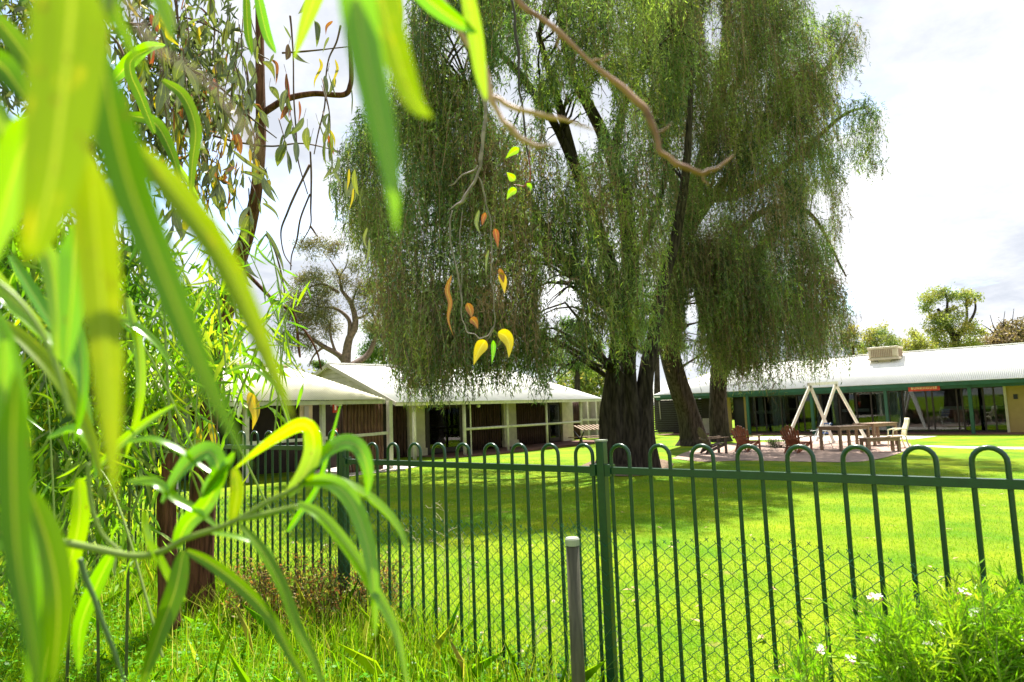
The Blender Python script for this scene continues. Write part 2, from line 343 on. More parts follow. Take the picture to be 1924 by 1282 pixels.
# ---- building A : left cabin, cream hip roof
EA = 1.93
bA = thing('cabin', 'low cabin with cream hipped corrugated roof behind the leaves at left', 'cabin', (0, 0, 0))
PA = onz(725, 750.5, EA)                # right eave corner
SB, RI = 1.9, 1.0                       # setback, rise of ridge
slope = math.hypot(SB, RI); upv = (DW*SB+UP*RI)/slope; LA = 11.
roof_face(bA, PA, -DA, 0, LA, lambda q: (0, slope*min(1, q/SB)), upv, ROOFC)
upc = (-DA*SB+UP*RI)/slope
roof_face(bA, PA, DW, 0, 2*SB, lambda q: (0, slope*(1-abs(q/SB-1))), upc, ROOFC)
PB_ = PA+DW*2*SB; upb = (-DW*SB+UP*RI)/slope
roof_face(bA, PB_, -DA, 0, LA, lambda q: (0, slope*min(1, q/SB)), upb, ROOFC)
MB().bar(PA+DW*.05-UP*.07, PA+DW*.05-DA*LA-UP*.07, .03, .1).build('fascia', CREAMW, bA)
MB().bar(PA-DA*.05-UP*.07, PA-DA*.05+DW*2*SB-UP*.07, .03, .1).build('fascia', CREAMW, bA)
MB().bar(PA+DW*SB-DA*SB+UP*(RI+.02), PA+DW*SB-DA*LA+UP*(RI+.02), .2, .05).build('ridge_cap', ROOFC, bA)
gA = float(gz(PA[0], PA[1]))+.03; OA = PA+DW*.3; OA[2] = 0
MB().box((OA+DW*1.6-DA*5.2+UP*(gA-.1)), (11.4, 4.2, .22), DA, DW).build('verandah_slab', CONC, bA)
for px in (732, 606, 462, 330, 210):
    s = s_at(px, OA, DA); postbox(bA, OA+DA*s, gA, EA-.03, .13 if px > 700 else .11, CREAMW)
s0, s1 = s_at(650, OA, DA), s_at(726, OA, DA)
logs(bA, OA+DW*.12, DA, s0, s1, gA, EA-.08, BROWNL, .115)
MB().bar(OA+DA*s_at(600, OA, DA)-DW*.05+UP*(gA+.98), OA+DA*s1-DW*.05+UP*(gA+1.02), .06, .08).build('handrail', CREAMW, bA)
MB().bar(OA+DA*s_at(466, OA, DA)-DW*.05+UP*(gA+.98), OA+DA*s_at(598, OA, DA)-DW*.05+UP*(gA+.98), .06, .08).build('handrail', CREAMW, bA)
OW = OA+DW*2.2
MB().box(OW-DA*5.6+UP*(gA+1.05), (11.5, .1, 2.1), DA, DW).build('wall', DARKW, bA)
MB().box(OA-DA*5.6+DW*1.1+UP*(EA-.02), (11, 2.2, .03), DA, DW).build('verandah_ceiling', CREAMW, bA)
q0, q1 = s_at(559, OW, DA), s_at(583, OW, DA)
fr = MB().box(OW-DW*.08+DA*(q0+q1)/2+UP*(EA-.45), (q1-q0, .06, .78), DA, DW).build('window', CREAM, bA)
MB().box(OW-DW*.12+DA*(q0+q1)/2+UP*(EA-.45), ((q1-q0)*.35, .02, .7), DA, DW).build('window_pane', CURT, fr)
Ls = OW+DA*s_at(618, OW, DA)-DW*.3
sg = tag(MB().box(Ls+UP*(EA-.18), (.16, .03, .28), DA, DW).build('extinguisher_sign', REDS), 'small red safety sign high under the cabin verandah', 'sign')
MB().box(Ls-DW*.02+UP*(EA-.16), (.06, .012, .16), DA, DW).build('white_mark', WHITEP, sg)
ex = thing('fire_extinguisher', 'red fire extinguisher hanging on the dark cabin verandah wall', 'extinguisher', Ls+UP*(gA+1.0))
MB().tube([(0, 0, -.22), (0, 0, .12), (0, 0, .2)], [.075, .075, .03], 12).build('cylinder', REDS, ex, smooth=True)
MB().bar((0, 0, .2), (.1, -.02, .24), .03, .03).build('valve_handle', BLACKM, ex)
MB().tube([(0, 0, .2), (-.08, -.02, .18), (-.1, -.03, 0), (-.09, -.03, -.1)], .012, 6).build('hose', BLACKM, ex, smooth=True)

# ---- building B : long log cabin behind, white gable roof
EB = 1.93
bB = thing('long_cabin', 'long log-walled cabin with white gabled corrugated roof and pale verandah railing', 'cabin')
PE = onz(745, 756, EB); LB = s_at(1137, PE, DA); SBb, RIb = 4.0, 1.67
slB = math.hypot(SBb, RIb); uB = (DW*SBb+UP*RIb)/slB
roof_face(bB, PE, DA, 0, LB, lambda q: (0, slB*min(1, (LB-q)/2.6)), uB, ROOFM)
hipu = (-DA*2.6+UP*RIb); hl = np.linalg.norm(hipu); hipu /= hl
roof_face(bB, PE+DA*LB, DW, 0, 2*SBb, lambda q: (0, hl*(1-abs(q/SBb-1))), hipu, ROOFM)
uB2 = (-DW*SBb+UP*RIb)/slB
roof_face(bB, PE+DW*2*SBb, DA, 0, LB, lambda q: (0, slB*min(1, (LB-q)/2.6)), uB2, ROOFM)
# gable end clad in boards under the rake
for k in range(9):
    z0 = EB+RIb*k/9; z1 = EB+RIb*(k+1)/9-.008; a0 = SBb*k/9; a1 = SBb*(k+1)/9
    o = PE+DA*.22
    P0 = [o+DW*a0, o+DW*(2*SBb-a0), o+DW*(2*SBb-a1), o+DW*a1]; Z = [z0, z0, z1, z1]
    V = [np.array([p[0], p[1], z]) for p, z in zip(P0, Z)]; V = [v-UP*.03 for v in V]; V2 = [v+DA*.03+(0 if i < 2 else -DA*.012) for i, v in enumerate(V)]
    V = [v-DA*(.022 if i < 2 else 0) for i, v in enumerate(V)]
    MB().add(V+V2, [(0, 1, 2, 3), (4, 7, 6, 5), (0, 4, 5, 1), (2, 6, 7, 3), (0, 3, 7, 4), (1, 5, 6, 2)]).build('weatherboard', CLAD, bB)
for sgn in (0, 1):
    p = PE+DW*(2*SBb if sgn else 0); MB().bar(p-DA*.03-UP*.06, PE+DW*SBb-DA*.03+UP*(RIb-.06), .03, .14).build('barge_board', CLAD, bB)
MB().bar(PE+DW*SBb+UP*(RIb+.02), PE+DW*SBb+DA*(LB-2.6)+UP*(RIb+.02), .22, .05).build('ridge_cap', ROOFM, bB)
MB().bar(PE+DW*.05-UP*.07, PE+DW*.05+DA*LB-UP*.07, .03, .12).build('fascia', CREAMW, bB)
OB = PE+DW*.35; OB[2] = 0; gB = -.24
MB().box(OB+DW*1.6+DA*(LB/2-.8)+UP*(gB-.12), (LB+1.8, 4.2, .24), DA, DW).build('verandah_slab', PAVER, bB)
OBW = OB+DW*1.9
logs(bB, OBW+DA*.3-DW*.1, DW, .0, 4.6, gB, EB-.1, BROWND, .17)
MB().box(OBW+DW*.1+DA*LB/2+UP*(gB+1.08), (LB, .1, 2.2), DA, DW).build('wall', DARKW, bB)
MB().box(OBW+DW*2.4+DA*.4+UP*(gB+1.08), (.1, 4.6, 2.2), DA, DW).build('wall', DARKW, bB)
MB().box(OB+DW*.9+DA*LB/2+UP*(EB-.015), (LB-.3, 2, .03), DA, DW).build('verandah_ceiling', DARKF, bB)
for px in (778, 872, 953, 1027, 1091):
    p = OB+DA*s_at(px, OB, DA); postbox(bB, p, gB, EB-.03, .15 if px < 900 else .12, CREAMW, rounded=True)
ss = [s_at(px, OB, DA) for px in (875, 953, 1027, 1091)]
for a, b in zip(ss, ss[1:]): MB().tube([OB+DA*a+UP*(gB+1.04), OB+DA*b+UP*(gB+1.04)], .055, 8).build('handrail', CREAMW, bB, smooth=True)
s = s_at(884, OB, DA); MB().tube([OB+DA*s+UP*gB, OB+DA*s+UP*(EB-.1)], .03, 8).build('downpipe', CREAMW, bB)
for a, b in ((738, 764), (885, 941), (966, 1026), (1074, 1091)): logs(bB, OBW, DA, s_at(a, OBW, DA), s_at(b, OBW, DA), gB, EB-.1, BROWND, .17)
for a, b, z in ((765, 794, gB), (943, 966, gB), (1053, 1073, gB)):
    s0, s1 = s_at(a, OBW, DA), s_at(b, OBW, DA); MB().box(OBW-DW*.06+DA*(s0+s1)/2+UP*(gB+1.08), (s1-s0, .16, 2.14), DA, DW).build('pilaster', CREAM, bB)
    if a < 1000: MB().box(OBW-DW*.1+DA*(s0+s1)/2+UP*(gB+.16), (s1-s0+.1, .22, .3), DA, DW).build('plinth', CREAM, bB)
for a, b in ((798, 868), (1030, 1050)):
    s0, s1 = s_at(a, OBW, DA), s_at(b, OBW, DA); w_ = MB().box(OBW-DW*.02+DA*(s0+s1)/2+UP*(gB+1.05), (s1-s0, .06, 2), DA, DW).build('door', DARKF, bB)
    MB().box(OBW-DW*.06+DA*(s0+s1)/2+UP*(gB+1.1), ((s1-s0)*.8, .01, 1.7), DA, DW).build('door_glass', GLASS, w_)
lampB = thing('verandah_lamp', 'round white lamp under the eave of the long cabin', 'lamp', at(899, 763, (OB+DA*s_at(899, OB, DA))[1]+.4))
MB().tube([(0, 0, -.07), (0, 0, -.05), (0, 0, .0), (0, 0, .05), (0, 0, .07)], [.02, .06, .085, .06, .03], 12).build('globe', WHITEP, lampB, smooth=True)
MB().tube([(0, 0, .05), (0, 0, .17)], .015, 6).build('stalk', BLACKM, lampB)
# windowed wing seen between the long cabin and the big trunk
wng = thing('screened_wing', 'grey screened wing with pale posts beyond the end of the long cabin', 'building')
OWn = OB+DA*(LB+2.2)+DW*1.4
for px in (1093, 1106, 1122, 1140, 1165):
    s = s_at(px, OWn, DC); postbox(wng, OWn+DC*s, gB, EB-.05, .09, CREAMW)
sA_, sB_ = s_at(1090, OWn, DC), s_at(1190, OWn, DC)
MB().box(OWn+DC*(sA_+sB_)/2+DA*.2+UP*(gB+1.05), (sB_-sA_, .06, 2.1), DC, DA).build('screen_wall', CLAD, wng)
MB().box(OWn+DC*(sA_+sB_)/2+DA*1.4+UP*(EB+.05), (sB_-sA_+.4, 3.2, .08), DC, DA).build('roof', ROOFM, wng)
MB().bar(OWn+DC*sA_-DA*.05+UP*(gB+1.05), OWn+DC*sB_-DA*.05+UP*(gB+1.05), .05, .12).build('handrail', CREAMW, wng)

# ---- building C : bunkhouse
EC = 2.13
bC = thing('bunkhouse', 'long bunkhouse with wide white roof, green trim and glass doors at right', 'building')
PC = onz(1227, 742.5, EC); P2 = onz(1924, 710, EC); dC = unit(P2-PC); dC[2] = 0; dC = unit(dC); dN = np.array([-dC[1], dC[0], 0])
LC = 24.; SBc, RIc, HR = 4.0, 1.72, 3.2
slC = math.hypot(SBc, RIc); uC = (dN*SBc+UP*RIc)/slC
roof_face(bC, PC, dC, 0, LC, lambda q: (0, slC*min(1, q/HR)), uC, ROOFM)
hu = dC*HR+UP*RIc; hlc = np.linalg.norm(hu); hu /= hlc
roof_face(bC, PC, dN, 0, 2*SBc, lambda q: (0, hlc*(1-abs(q/SBc-1))), hu, ROOFM)
roof_face(bC, PC+dN*2*SBc, dC, 0, LC, lambda q: (0, slC*min(1, q/HR)), (-dN*SBc+UP*RIc)/slC, ROOFM)
MB().bar(PC+dN*.06-UP*.11, PC+dN*.06+dC*LC-UP*.11, .04, .17).build('fascia', GREENP, bC)
MB().bar(PC+dN*SBc+dC*HR+UP*(RIc+.02), PC+dN*SBc+dC*LC+UP*(RIc+.02), .22, .05).build('ridge_cap', ROOFM, bC)
OC = PC+dN*.35; OC[2] = 0; gC = -.3
MB().bar(OC+UP*(EC-.25), OC+dC*LC+UP*(EC-.25), .08, .16).build('verandah_beam', GREENP, bC)
MB().box(OC+dN*1.8+dC*LC/2+UP*(gC-.1), (LC, 4.2, .2), dC, dN).build('verandah_slab', PAVER, bC)
MB().box(OC+dN*.9+dC*LC/2+UP*(EC-.02), (LC-.3, 2.2, .03), dC, dN).build('verandah_ceiling', CREAM, bC)
for px in (1407, 1528, 1668, 1827):
    p = OC+dC*s_at(px, OC, dC); mb = MB().box((p[0], p[1], (gC+EC-.3)/2), (.14, .14, EC-.3-gC), dC, dN); mb.build('post', GREENP, bC)
for k in range(9):
    p = OC+dC*(3.2+2.2*k)-dN*.06; MB().box(p+UP*(EC-.14), (.07, .06, .12), dC, dN).build('rafter_bracket', GREENP, bC)
OG = OC+dN*1.5
def seg(px0, px1, name, m, z0, z1, dep=.06, off=0, par=None):
    s0, s1 = s_at(px0, OG, dC), s_at(px1, OG, dC)
    return MB().box(OG+dN*off+dC*(s0+s1)/2+UP*((z0+z1)/2), (s1-s0, dep, z1-z0), dC, dN).build(name, m, par or bC)
ZT = EC-.3
seg(1400, 1404, 'door_frame', YELLOWP, gC, ZT); seg(1376, 1400, 'dark_doorway_panel', BLACKM, gC, ZT, off=.3)  # shade inside the doorway painted as a solid black panel
seg(1368, 1375, 'door_frame', YELLOWP, gC, ZT); seg(1320, 1368, 'wall', CLAD, gC, gC+.9, off=.02); seg(1320, 1368, 'wall', DARKW, gC+.9, ZT, off=.02)
fr_px = [1405, 1421, 1440, 1470, 1500, 1512, 1545, 1580, 1612, 1640, 1672, 1700, 1744, 1756, 1802, 1812, 1852, 1872, 1893]
for a, b in zip(fr_px, fr_px[1:]):
    g = seg(a, b, 'glass_door', GLASS, gC+.08, ZT-.06, dep=.008)
    s = s_at(a, OG, dC); MB().box(OG-dN*.0+dC*s+UP*((gC+ZT)/2), (.07, .07, ZT-gC), dC, dN).build('frame_stile', DARKF, bC)
seg(1405, 1893, 'sill', DARKF, gC, gC+.08, dep=.08); seg(1405, 1893, 'head_rail', DARKF, ZT-.06, ZT+.02, dep=.08)
seg(1893, 2120, 'end_wall', YELLOWP, gC, ZT, dep=.1, off=-.1); seg(1892, 1897, 'wall_post', CREAM, gC, ZT, dep=.14, off=-.16)
# room behind the glass
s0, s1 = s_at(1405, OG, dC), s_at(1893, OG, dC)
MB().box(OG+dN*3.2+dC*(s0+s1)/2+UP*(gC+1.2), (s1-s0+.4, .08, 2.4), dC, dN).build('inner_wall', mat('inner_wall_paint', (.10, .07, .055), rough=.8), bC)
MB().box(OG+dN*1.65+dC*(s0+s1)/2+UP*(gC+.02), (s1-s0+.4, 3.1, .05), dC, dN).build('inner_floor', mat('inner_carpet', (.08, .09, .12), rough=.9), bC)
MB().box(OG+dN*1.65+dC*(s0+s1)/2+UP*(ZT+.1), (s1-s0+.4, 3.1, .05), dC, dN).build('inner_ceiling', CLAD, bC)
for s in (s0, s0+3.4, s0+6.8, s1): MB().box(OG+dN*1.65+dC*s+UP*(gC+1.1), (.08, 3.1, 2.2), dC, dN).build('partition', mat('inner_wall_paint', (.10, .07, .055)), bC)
for a, b in ((1424, 1434), (1450, 1474), (1534, 1546), (1562, 1575), (1645, 1662), (1672, 1700)):
    c0, c1 = s_at(a, OG, dC), s_at(b, OG, dC); mb = MB(); n = 26; V = []
    for i in range(n+1):
        q = c0+(c1-c0)*i/n; wv = .035*math.sin(i*1.7)+.01*math.sin(i*.6)
        for z in (gC+.1, gC+1., ZT-.08): V.append(OG+dN*(.18+wv*(1.1 if z < 1 else .8))+dC*q+UP*z)
    mb.add(V, [(3*i+j, 3*i+3+j, 3*i+4+j, 3*i+1+j) for i in range(n) for j in (0, 1)]); mb.build('curtain', CURT, bC, smooth=True)
for a, b, z in ((1412, 1445, .75), (1580, 1618, .72), (1770, 1800, .7), (1850, 1890, .7)):
    c0, c1 = s_at(a, OG, dC), s_at(b, OG, dC); t = thing('bunk_bed', 'low bunk bed seen through the bunkhouse glass', 'bed', group='beds inside the bunkhouse')
    cc = OG+dN*1.4+dC*(c0+c1)/2
    t['label'] = {1412: 'bunk bed inside the bunkhouse behind its leftmost glass door', 1580: 'bunk bed behind the bunkhouse glass beside the swing frame', 1770: 'bunk bed behind the glass under the bunkhouse sign', 1850: 'bunk bed behind the glass nearest the ochre wall'}[a]
    for zz_ in (.35, 1.15):
        MB().box(cc+UP*(gC+zz_), (c1-c0+.4, .9, .16), dC, dN).build('mattress', CURT, t)
    for i in (-1, 1):
        for j in (-1, 1): MB().box(cc+dC*i*(c1-c0+.45)/2+dN*j*.45+UP*(gC+.7), (.06, .06, 1.4), dC, dN).build('bed_post', DARKF, t)
# dark slatted screen at the left end
s0, s1 = s_at(1228, OG, dC), s_at(1320, OG, dC)
MB().box(OG+dN*.5+dC*(s0+s1)/2+UP*(gC+1.05), (s1-s0, .05, 2.1), dC, dN).build('wall', DARKW, bC)
for k in range(14):
    MB().box(OG+dC*(s0+s1)/2+UP*(gC+.12+.14*k), (s1-s0, .03, .07), dC, dN).build('slat', mat('dark_slat', (.035, .03, .03), rough=.7), bC)
MB().tube([OG-dN*.1+dC*s_at(1243, OG, dC)+UP*(gC+.9), OG-dN*.1+dC*s_at(1242, OG, dC)+UP*(EC-.4)], .03, 6).build('pipe', CLAD, bC)
# sign with lettering
s0, s1 = s_at(1713, OC, dC), s_at(1773, OC, dC); cs = OC-dN*.1+dC*(s0+s1)/2+UP*(EC-.27)
sgn = thing('bunkhouse_sign', 'orange-red board lettered BUNKHOUSE on the green verandah beam', 'sign', cs, math.atan2(dC[1], dC[0]))
MB().box((0, 0, 0), (s1-s0, .04, .26)).build('sign_board', REDS, sgn, bevel=.01)
tx = bpy.data.curves.new('lettering', 'FONT'); tx.body = 'BUNKHOUSE'; tx.size = .15; tx.extrude = .008; tx.offset = .004; tx.align_x = 'CENTER'; tx.align_y = 'CENTER'; tx.space_character = 1.3
tx.materials.append(LETM); to = link('lettering', tx, sgn); to.location = (0, -.025, 0); to.rotation_euler = (math.pi/2, 0, 0)
bpy.context.view_layer.update(); _me = bpy.data.meshes.new_from_object(to.evaluated_get(bpy.context.evaluated_depsgraph_get())); _o = link('lettering', _me, sgn); _o.location = (0, -.025, 0); _o.rotation_euler = (math.pi/2, 0, 0); bpy.data.objects.remove(to); _o.name = 'lettering'
# small black sign on the ochre wall
s = s_at(1914, OG, dC); tag(MB().box(OG-dN*.18+dC*s+UP*(gC+1.62), (.16, .02, .22), dC, dN).build('wall_sign', BLACKM), 'small black square sign on the ochre end wall', 'sign')
# evaporative cooler
cp = PC+dN*3.1+dC*s_at(1675, PC+dN*3.1, dC); cp[2] = EC+RIc*3.1/4-.02
ac = thing('evaporative_cooler', 'beige box cooler with louvred sides standing on the bunkhouse roof', 'rooftop cooler', cp, math.atan2(dC[1], dC[0])+.0)
MB().box((0, 0, .36), (1.42, 1.1, .5)).build('casing', ACM, ac, bevel=.09)
MB().box((0, 0, .64), (1.5, 1.18, .12)).build('lid', ACM, ac, bevel=.05)
MB().box((0, 0, .07), (1.5, 1.18, .12)).build('base_tray', ACM, ac, bevel=.04)
MB().box((0, 0, -.18), (.6, .6, .5)).build('duct', ACM, ac)
for k in range(12): MB().box((-.52+.085*k, -.556, .36), (.045, .02, .38)).build('louvre', ACL, ac)
for k in range(9): MB().box((.716, -.4+.1*k, .36), (.02, .05, .38)).build('louvre', ACL, ac)

# ---- paving
def patch(name, pts, m, zoff=.012, kind='structure'):
    n = len(pts); V = [np.array([p[0], p[1], float(gz(p[0], p[1]))+zoff]) for p in pts]; c = np.mean(V, 0)
    return tag(MB().add(V+[c], [(i, (i+1) % n, n) for i in range(n)]).build(name, m), kind=kind)
ring = []
for px, py in ((1262, 862), (1290, 850), (1340, 838), (1420, 832), (1560, 828), (1680, 829), (1712, 836), (1700, 848), (1655, 862), (1600, 869), (1500, 868), (1400, 866), (1320, 868)):
    ring.append(ground(px, py))
patch('brick_patio', spline(ring+[ring[0]], 60)[:-1], PINK, .012)
patch('concrete_path', [ground(px, py) for px, py in ((1400, 822), (1400, 827), (1560, 829), (1720, 826), (1762, 820.5), (1700, 820), (1500, 819.5))], CONC, .017)
patch('garden_path', [ground(px, py) for px, py in ((1715, 837), (1716, 839), (1800, 843), (1924, 845), (2000, 846), (2000, 842), (1924, 841), (1800, 839.5))], CONC, .013)
patch('apron_paving', [ground(px, py) for px, py in ((560, 905), (640, 898), (735, 886), (820, 872), (730, 870), (600, 880))], CONC, .015)
tr = [ground(px, py) for px, py in ((1110, 868), (1090, 880), (1130, 893), (1190, 896), (1240, 888), (1265, 872), (1220, 862))]
patch('leaf_litter', spline(tr+[tr[0]], 30)[:-1], SOIL, .02)

# ================================================================== FURNITURE
def place(o, px, py, rz): p = ground(px, py); o.location = tuple(p); o.rotation_euler = (0, 0, rz)
def adirondack(px, py, rz, m, label):
    t = thing('garden_chair', label, 'garden chair', group='low slatted garden chairs round the patio'); place(t, px, py, rz)
    # local +x = facing direction
    a = math.radians(22); bx, bz = -math.sin(a), math.cos(a)
    for k in range(7):
        y = (k-3)*.085; h = .78-.035*abs(k-3)**1.5; fan = (k-3)*.012
        MB().bar((-.22, y*.82, .26), (-.22+bx*h, y*1.05+fan*1.5, .26+bz*h), .072, .02, up=(1, 0, .3)).build('back_slat', m, t)
    for k in range(6):
        x = -.2+.095*k; MB().box((x, 0, .28+.02*k), (.08, .54, .022)).build('seat_slat', m, t)
    for sy in (-1, 1):
        MB().bar((-.34, sy*.26, .1), (.36, sy*.26, .36), .025, .1).build('side_rail', m, t)
        MB().box((.32, sy*.3, .29), (.09, .03, .58)).build('leg', m, t)
        MB().bar((-.42, sy*.24, .0), (-.2, sy*.24, .34), .03, .08).build('leg', m, t)
        MB().bar((-.38, sy*.33, .56), (.42, sy*.33, .6), .13, .022).build('armrest', TIMB, t)
    MB().bar((-.37, -.34, .53), (-.37, .34, .53), .05, .06).build('back_rail', m, t)
    return t
adirondack(1342, 853, math.radians(8), ADIR2, 'dark faded slatted garden chair leaning beside the leaning trunk')
adirondack(1405, 849, math.radians(38), ADIR, 'reddish slatted garden chair left of the dark little bush')
adirondack(1500, 852, math.radians(34), ADIR, 'reddish slatted garden chair between the little bush and the table')
def table(px, py, rz, L, W_, H, label, name='garden_table', cat='table', group=None):
    t = thing(name, label, cat, group=group); place(t, px, py, rz)
    n = max(3, int(W_/.14)); wd = W_/n
    for k in range(n): MB().box((0, -W_/2+wd*(k+.5), H-.02), (L, wd-.012, .035)).build('plank', TIMB, t)
    for sx in (-1, 1):
        for sy in (-1, 1): MB().box((sx*(L/2-.08), sy*(W_/2-.07), (H-.04)/2), (.085, .085, H-.04)).build('leg', TIMB, t)
    for sy in (-1, 1): MB().box((0, sy*(W_/2-.05), H-.085), (L-.1, .03, .09)).build('apron', TIMB, t)
    for sx in (-1, 1): MB().box((sx*(L/2-.05), 0, H-.085), (.03, W_-.16, .09)).build('apron', TIMB, t)
    return t
table(1589, 846, math.radians(24), 1.55, .95, .86, 'weathered wooden table nearest the slatted garden chairs', group='end to end timber tables')
table(1648, 837, math.radians(24), 1.35, .9, .86, 'weathered wooden table end nearest the cream chair', group='end to end timber tables')
table(1655, 850, math.radians(12), 1.35, .42, .5, 'low wooden bench in front of the cream chair', 'garden_bench', 'bench')
def plastic_chair(px, py, rz):
    t = thing('plastic_chair', 'cream high-backed plastic chair at the right end of the tables', 'chair'); place(t, px, py, rz)
    mb = MB(); V = []; n = 8
    for i in range(n):
        u = i/(n-1); z = .44+.62*u; x = -.2-.14*u+.02*math.sin(u*6)
        for j in range(5): V.append((x-.03*math.cos((j-2)*.6), (j-2)*.11*(1-.15*u*u), z))
    F = [(i*5+j, i*5+j+1, i*5+5+j+1, i*5+5+j) for i in range(n-1) for j in range(4)]
    o = mb.add(V, F).build('backrest', CREAMPL, t, smooth=True); s = o.modifiers.new('thick', 'SOLIDIFY'); s.thickness = .03
    MB().box((.03, 0, .43), (.46, .46, .035)).build('seat', CREAMPL, t, bevel=.015)
    for sy in (-1, 1):
        MB().tube([(.22, sy*.2, .42), (.26, sy*.22, 0)], [.028, .02], 8).build('leg', CREAMPL, t)
        MB().tube([(-.2, sy*.2, .44), (-.24, sy*.21, .2), (-.31, sy*.22, 0)], [.028, .025, .02], 8).build('leg', CREAMPL, t)
        MB().tube([(-.25, sy*.25, .68), (.0, sy*.27, .68), (.2, sy*.26, .64), (.23, sy*.22, .42)], .022, 8).build('armrest', CREAMPL, t, smooth=True)
plastic_chair(1688, 842, math.radians(170))
def metal_chair(px, py, rz):
    t = thing('folding_chair', 'white and blue metal-framed chair behind the near table corner', 'chair'); place(t, px, py, rz)
    for sy in (-1, 1):
        MB().tube(spline([(.3, sy*.26, 0), (.1, sy*.26, .45), (-.25, sy*.26, .95)], 8), .014, 8).build('frame_tube', WHITEP, t, smooth=True)
        MB().tube(spline([(-.3, sy*.24, 0), (0, sy*.24, .42), (.26, sy*.24, .46)], 8), .014, 8).build('leg', WHITEP, t, smooth=True)
        MB().bar((-.18, sy*.28, .66), (.25, sy*.28, .64), .05, .02).build('armrest', WHITEP, t)
    BL = mat('blue_webbing', (.12, .2, .45), rough=.7)
    for k in range(5): MB().box((-.14-.022*k*2, 0, .56+.085*k), (.012, .5, .055)).build('back_strap', WHITEP if k % 2 else BL, t)
    for k in range(5): MB().box((-.06+.08*k, 0, .44), (.06, .46, .012)).build('seat_strap', BL if k % 2 else WHITEP, t)
metal_chair(1545, 842, math.radians(190))
# swing frame
sw = thing('swing_frame', 'whitewashed timber double A-frame swing stand behind the wooden table', 'swing frame')
YA = 28.2; ap1 = at(1522, 725, YA); ap2 = at(1570, 722, YA+1.6)
for ap, fl, fr_ in ((ap1, 1474, 1567), (ap2, 1534, 1628)):
    for fx in (fl, fr_):
        f = at(fx, 829, ap[1]); f[2] = float(gz(f[0], f[1])); MB().bar(f, ap, .1, .1).build('leg', SWINGW, sw)
MB().bar(ap1-unit(ap2-ap1)*.15+UP*.06, ap2+unit(ap2-ap1)*.15+UP*.06, .1, .12).build('crossbeam', SWINGW, sw)
# slatted picnic table by cabin end
pt = thing('picnic_table', 'slatted picnic table stacked with pale poles beside the big trunk', 'picnic table'); place(pt, 1118, 838, math.radians(30))
for k in range(9): MB().bar((-1.0+.22*k, -.5, .78), (-.8+.22*k, .5, .98), .09, .03).build('slat', TIMB, pt)
for sx in (-1, 1):
    for sy in (-1, 1): MB().bar((sx*.9, sy*.4, .72), (sx*.75, -sy*.35, 0), .05, .05).build('leg', BLACKM, pt)
for sy in (-1, 1): MB().box((0, sy*.7, .42), (1.9, .25, .04)).build('seat_plank', TIMB, pt)

# ================================================================== LOOP-TOP FENCE
fence = thing('loop_top_fence', 'dark green loop-top metal fence with square posts running across the lawn edge', 'fence')
PS = [-2.3, -.286, 1.764, 3.81, 5.86, 7.9, 9.95, 12.0]
def hoop_mesh(zb):
    pts = [(-.05, 0, zb), (-.05, 0, .5), (-.05, 0, 1.16)]; pts = [(-.05, 0, zb), (-.05, 0, .3), (-.05, 0, .7), (-.05, 0, 1.1), (-.05, 0, 1.262)]
    pts += [(-.05*math.cos(a), 0, 1.268+.05*math.sin(a)) for a in np.linspace(.25, math.pi-.25, 9)]
    pts += [(.05, 0, 1.262), (.05, 0, 1.1), (.05, 0, .7), (.05, 0, .3), (.05, 0, zb)]
    m = MB().tube(pts, .0092, 8).build('hoop', FENCE_G, None, smooth=True); d = m.data; bpy.data.objects.remove(m); return d
HM = hoop_mesh(-.05); rz = math.atan2(FE[1], FE[0])
for k in range(len(PS)-1):
    a, b = PS[k], PS[k+1]; up = 0 if b < 4.5 else .085; lo_ = 0
    for i in range(10):
        s = a+.115+(b-a-.02)/10*(i+.48)-.0; s = a+(b-a)/10*(i+.5)
        o = link('hoop', HM, fence); o.location = tuple(fp(s, up)); o.rotation_euler = (rnd.uniform(-.004, .004), 0, rz+math.pi)
    for z in (1.198, .17):
        MB().bar(fp(a+.03, z+up), fp(b-.03, z+up), .032, .032).build('rail', FENCE_G, fence)
        for q, sg_ in ((a+.03, 1), (b-.03, -1)): MB().box(fp(q+.012*sg_, z+up), (.03, .05, .055), FE, FN).build('rail_bracket', FENCE_G, fence)
for s in PS:
    up = .085 if s > 4 else 0
    dd, ee = (FE+FN)/math.sqrt(2), (FN-FE)/math.sqrt(2)
    pz = 1.335+up; mb = MB().box(fp(s, (pz-.1)/2), (.042, .042, pz+.1), FE, FN); p = mb.build('post', FENCE_G, fence, bevel=.004)
    MB().box(fp(s, pz+.004), (.047, .047, .008), FE, FN).build('post_cap', mat('sunlit_post_cap', (.25, .27, .22), rough=.6), p)  # sunlight on the post top put into the pale cap colour
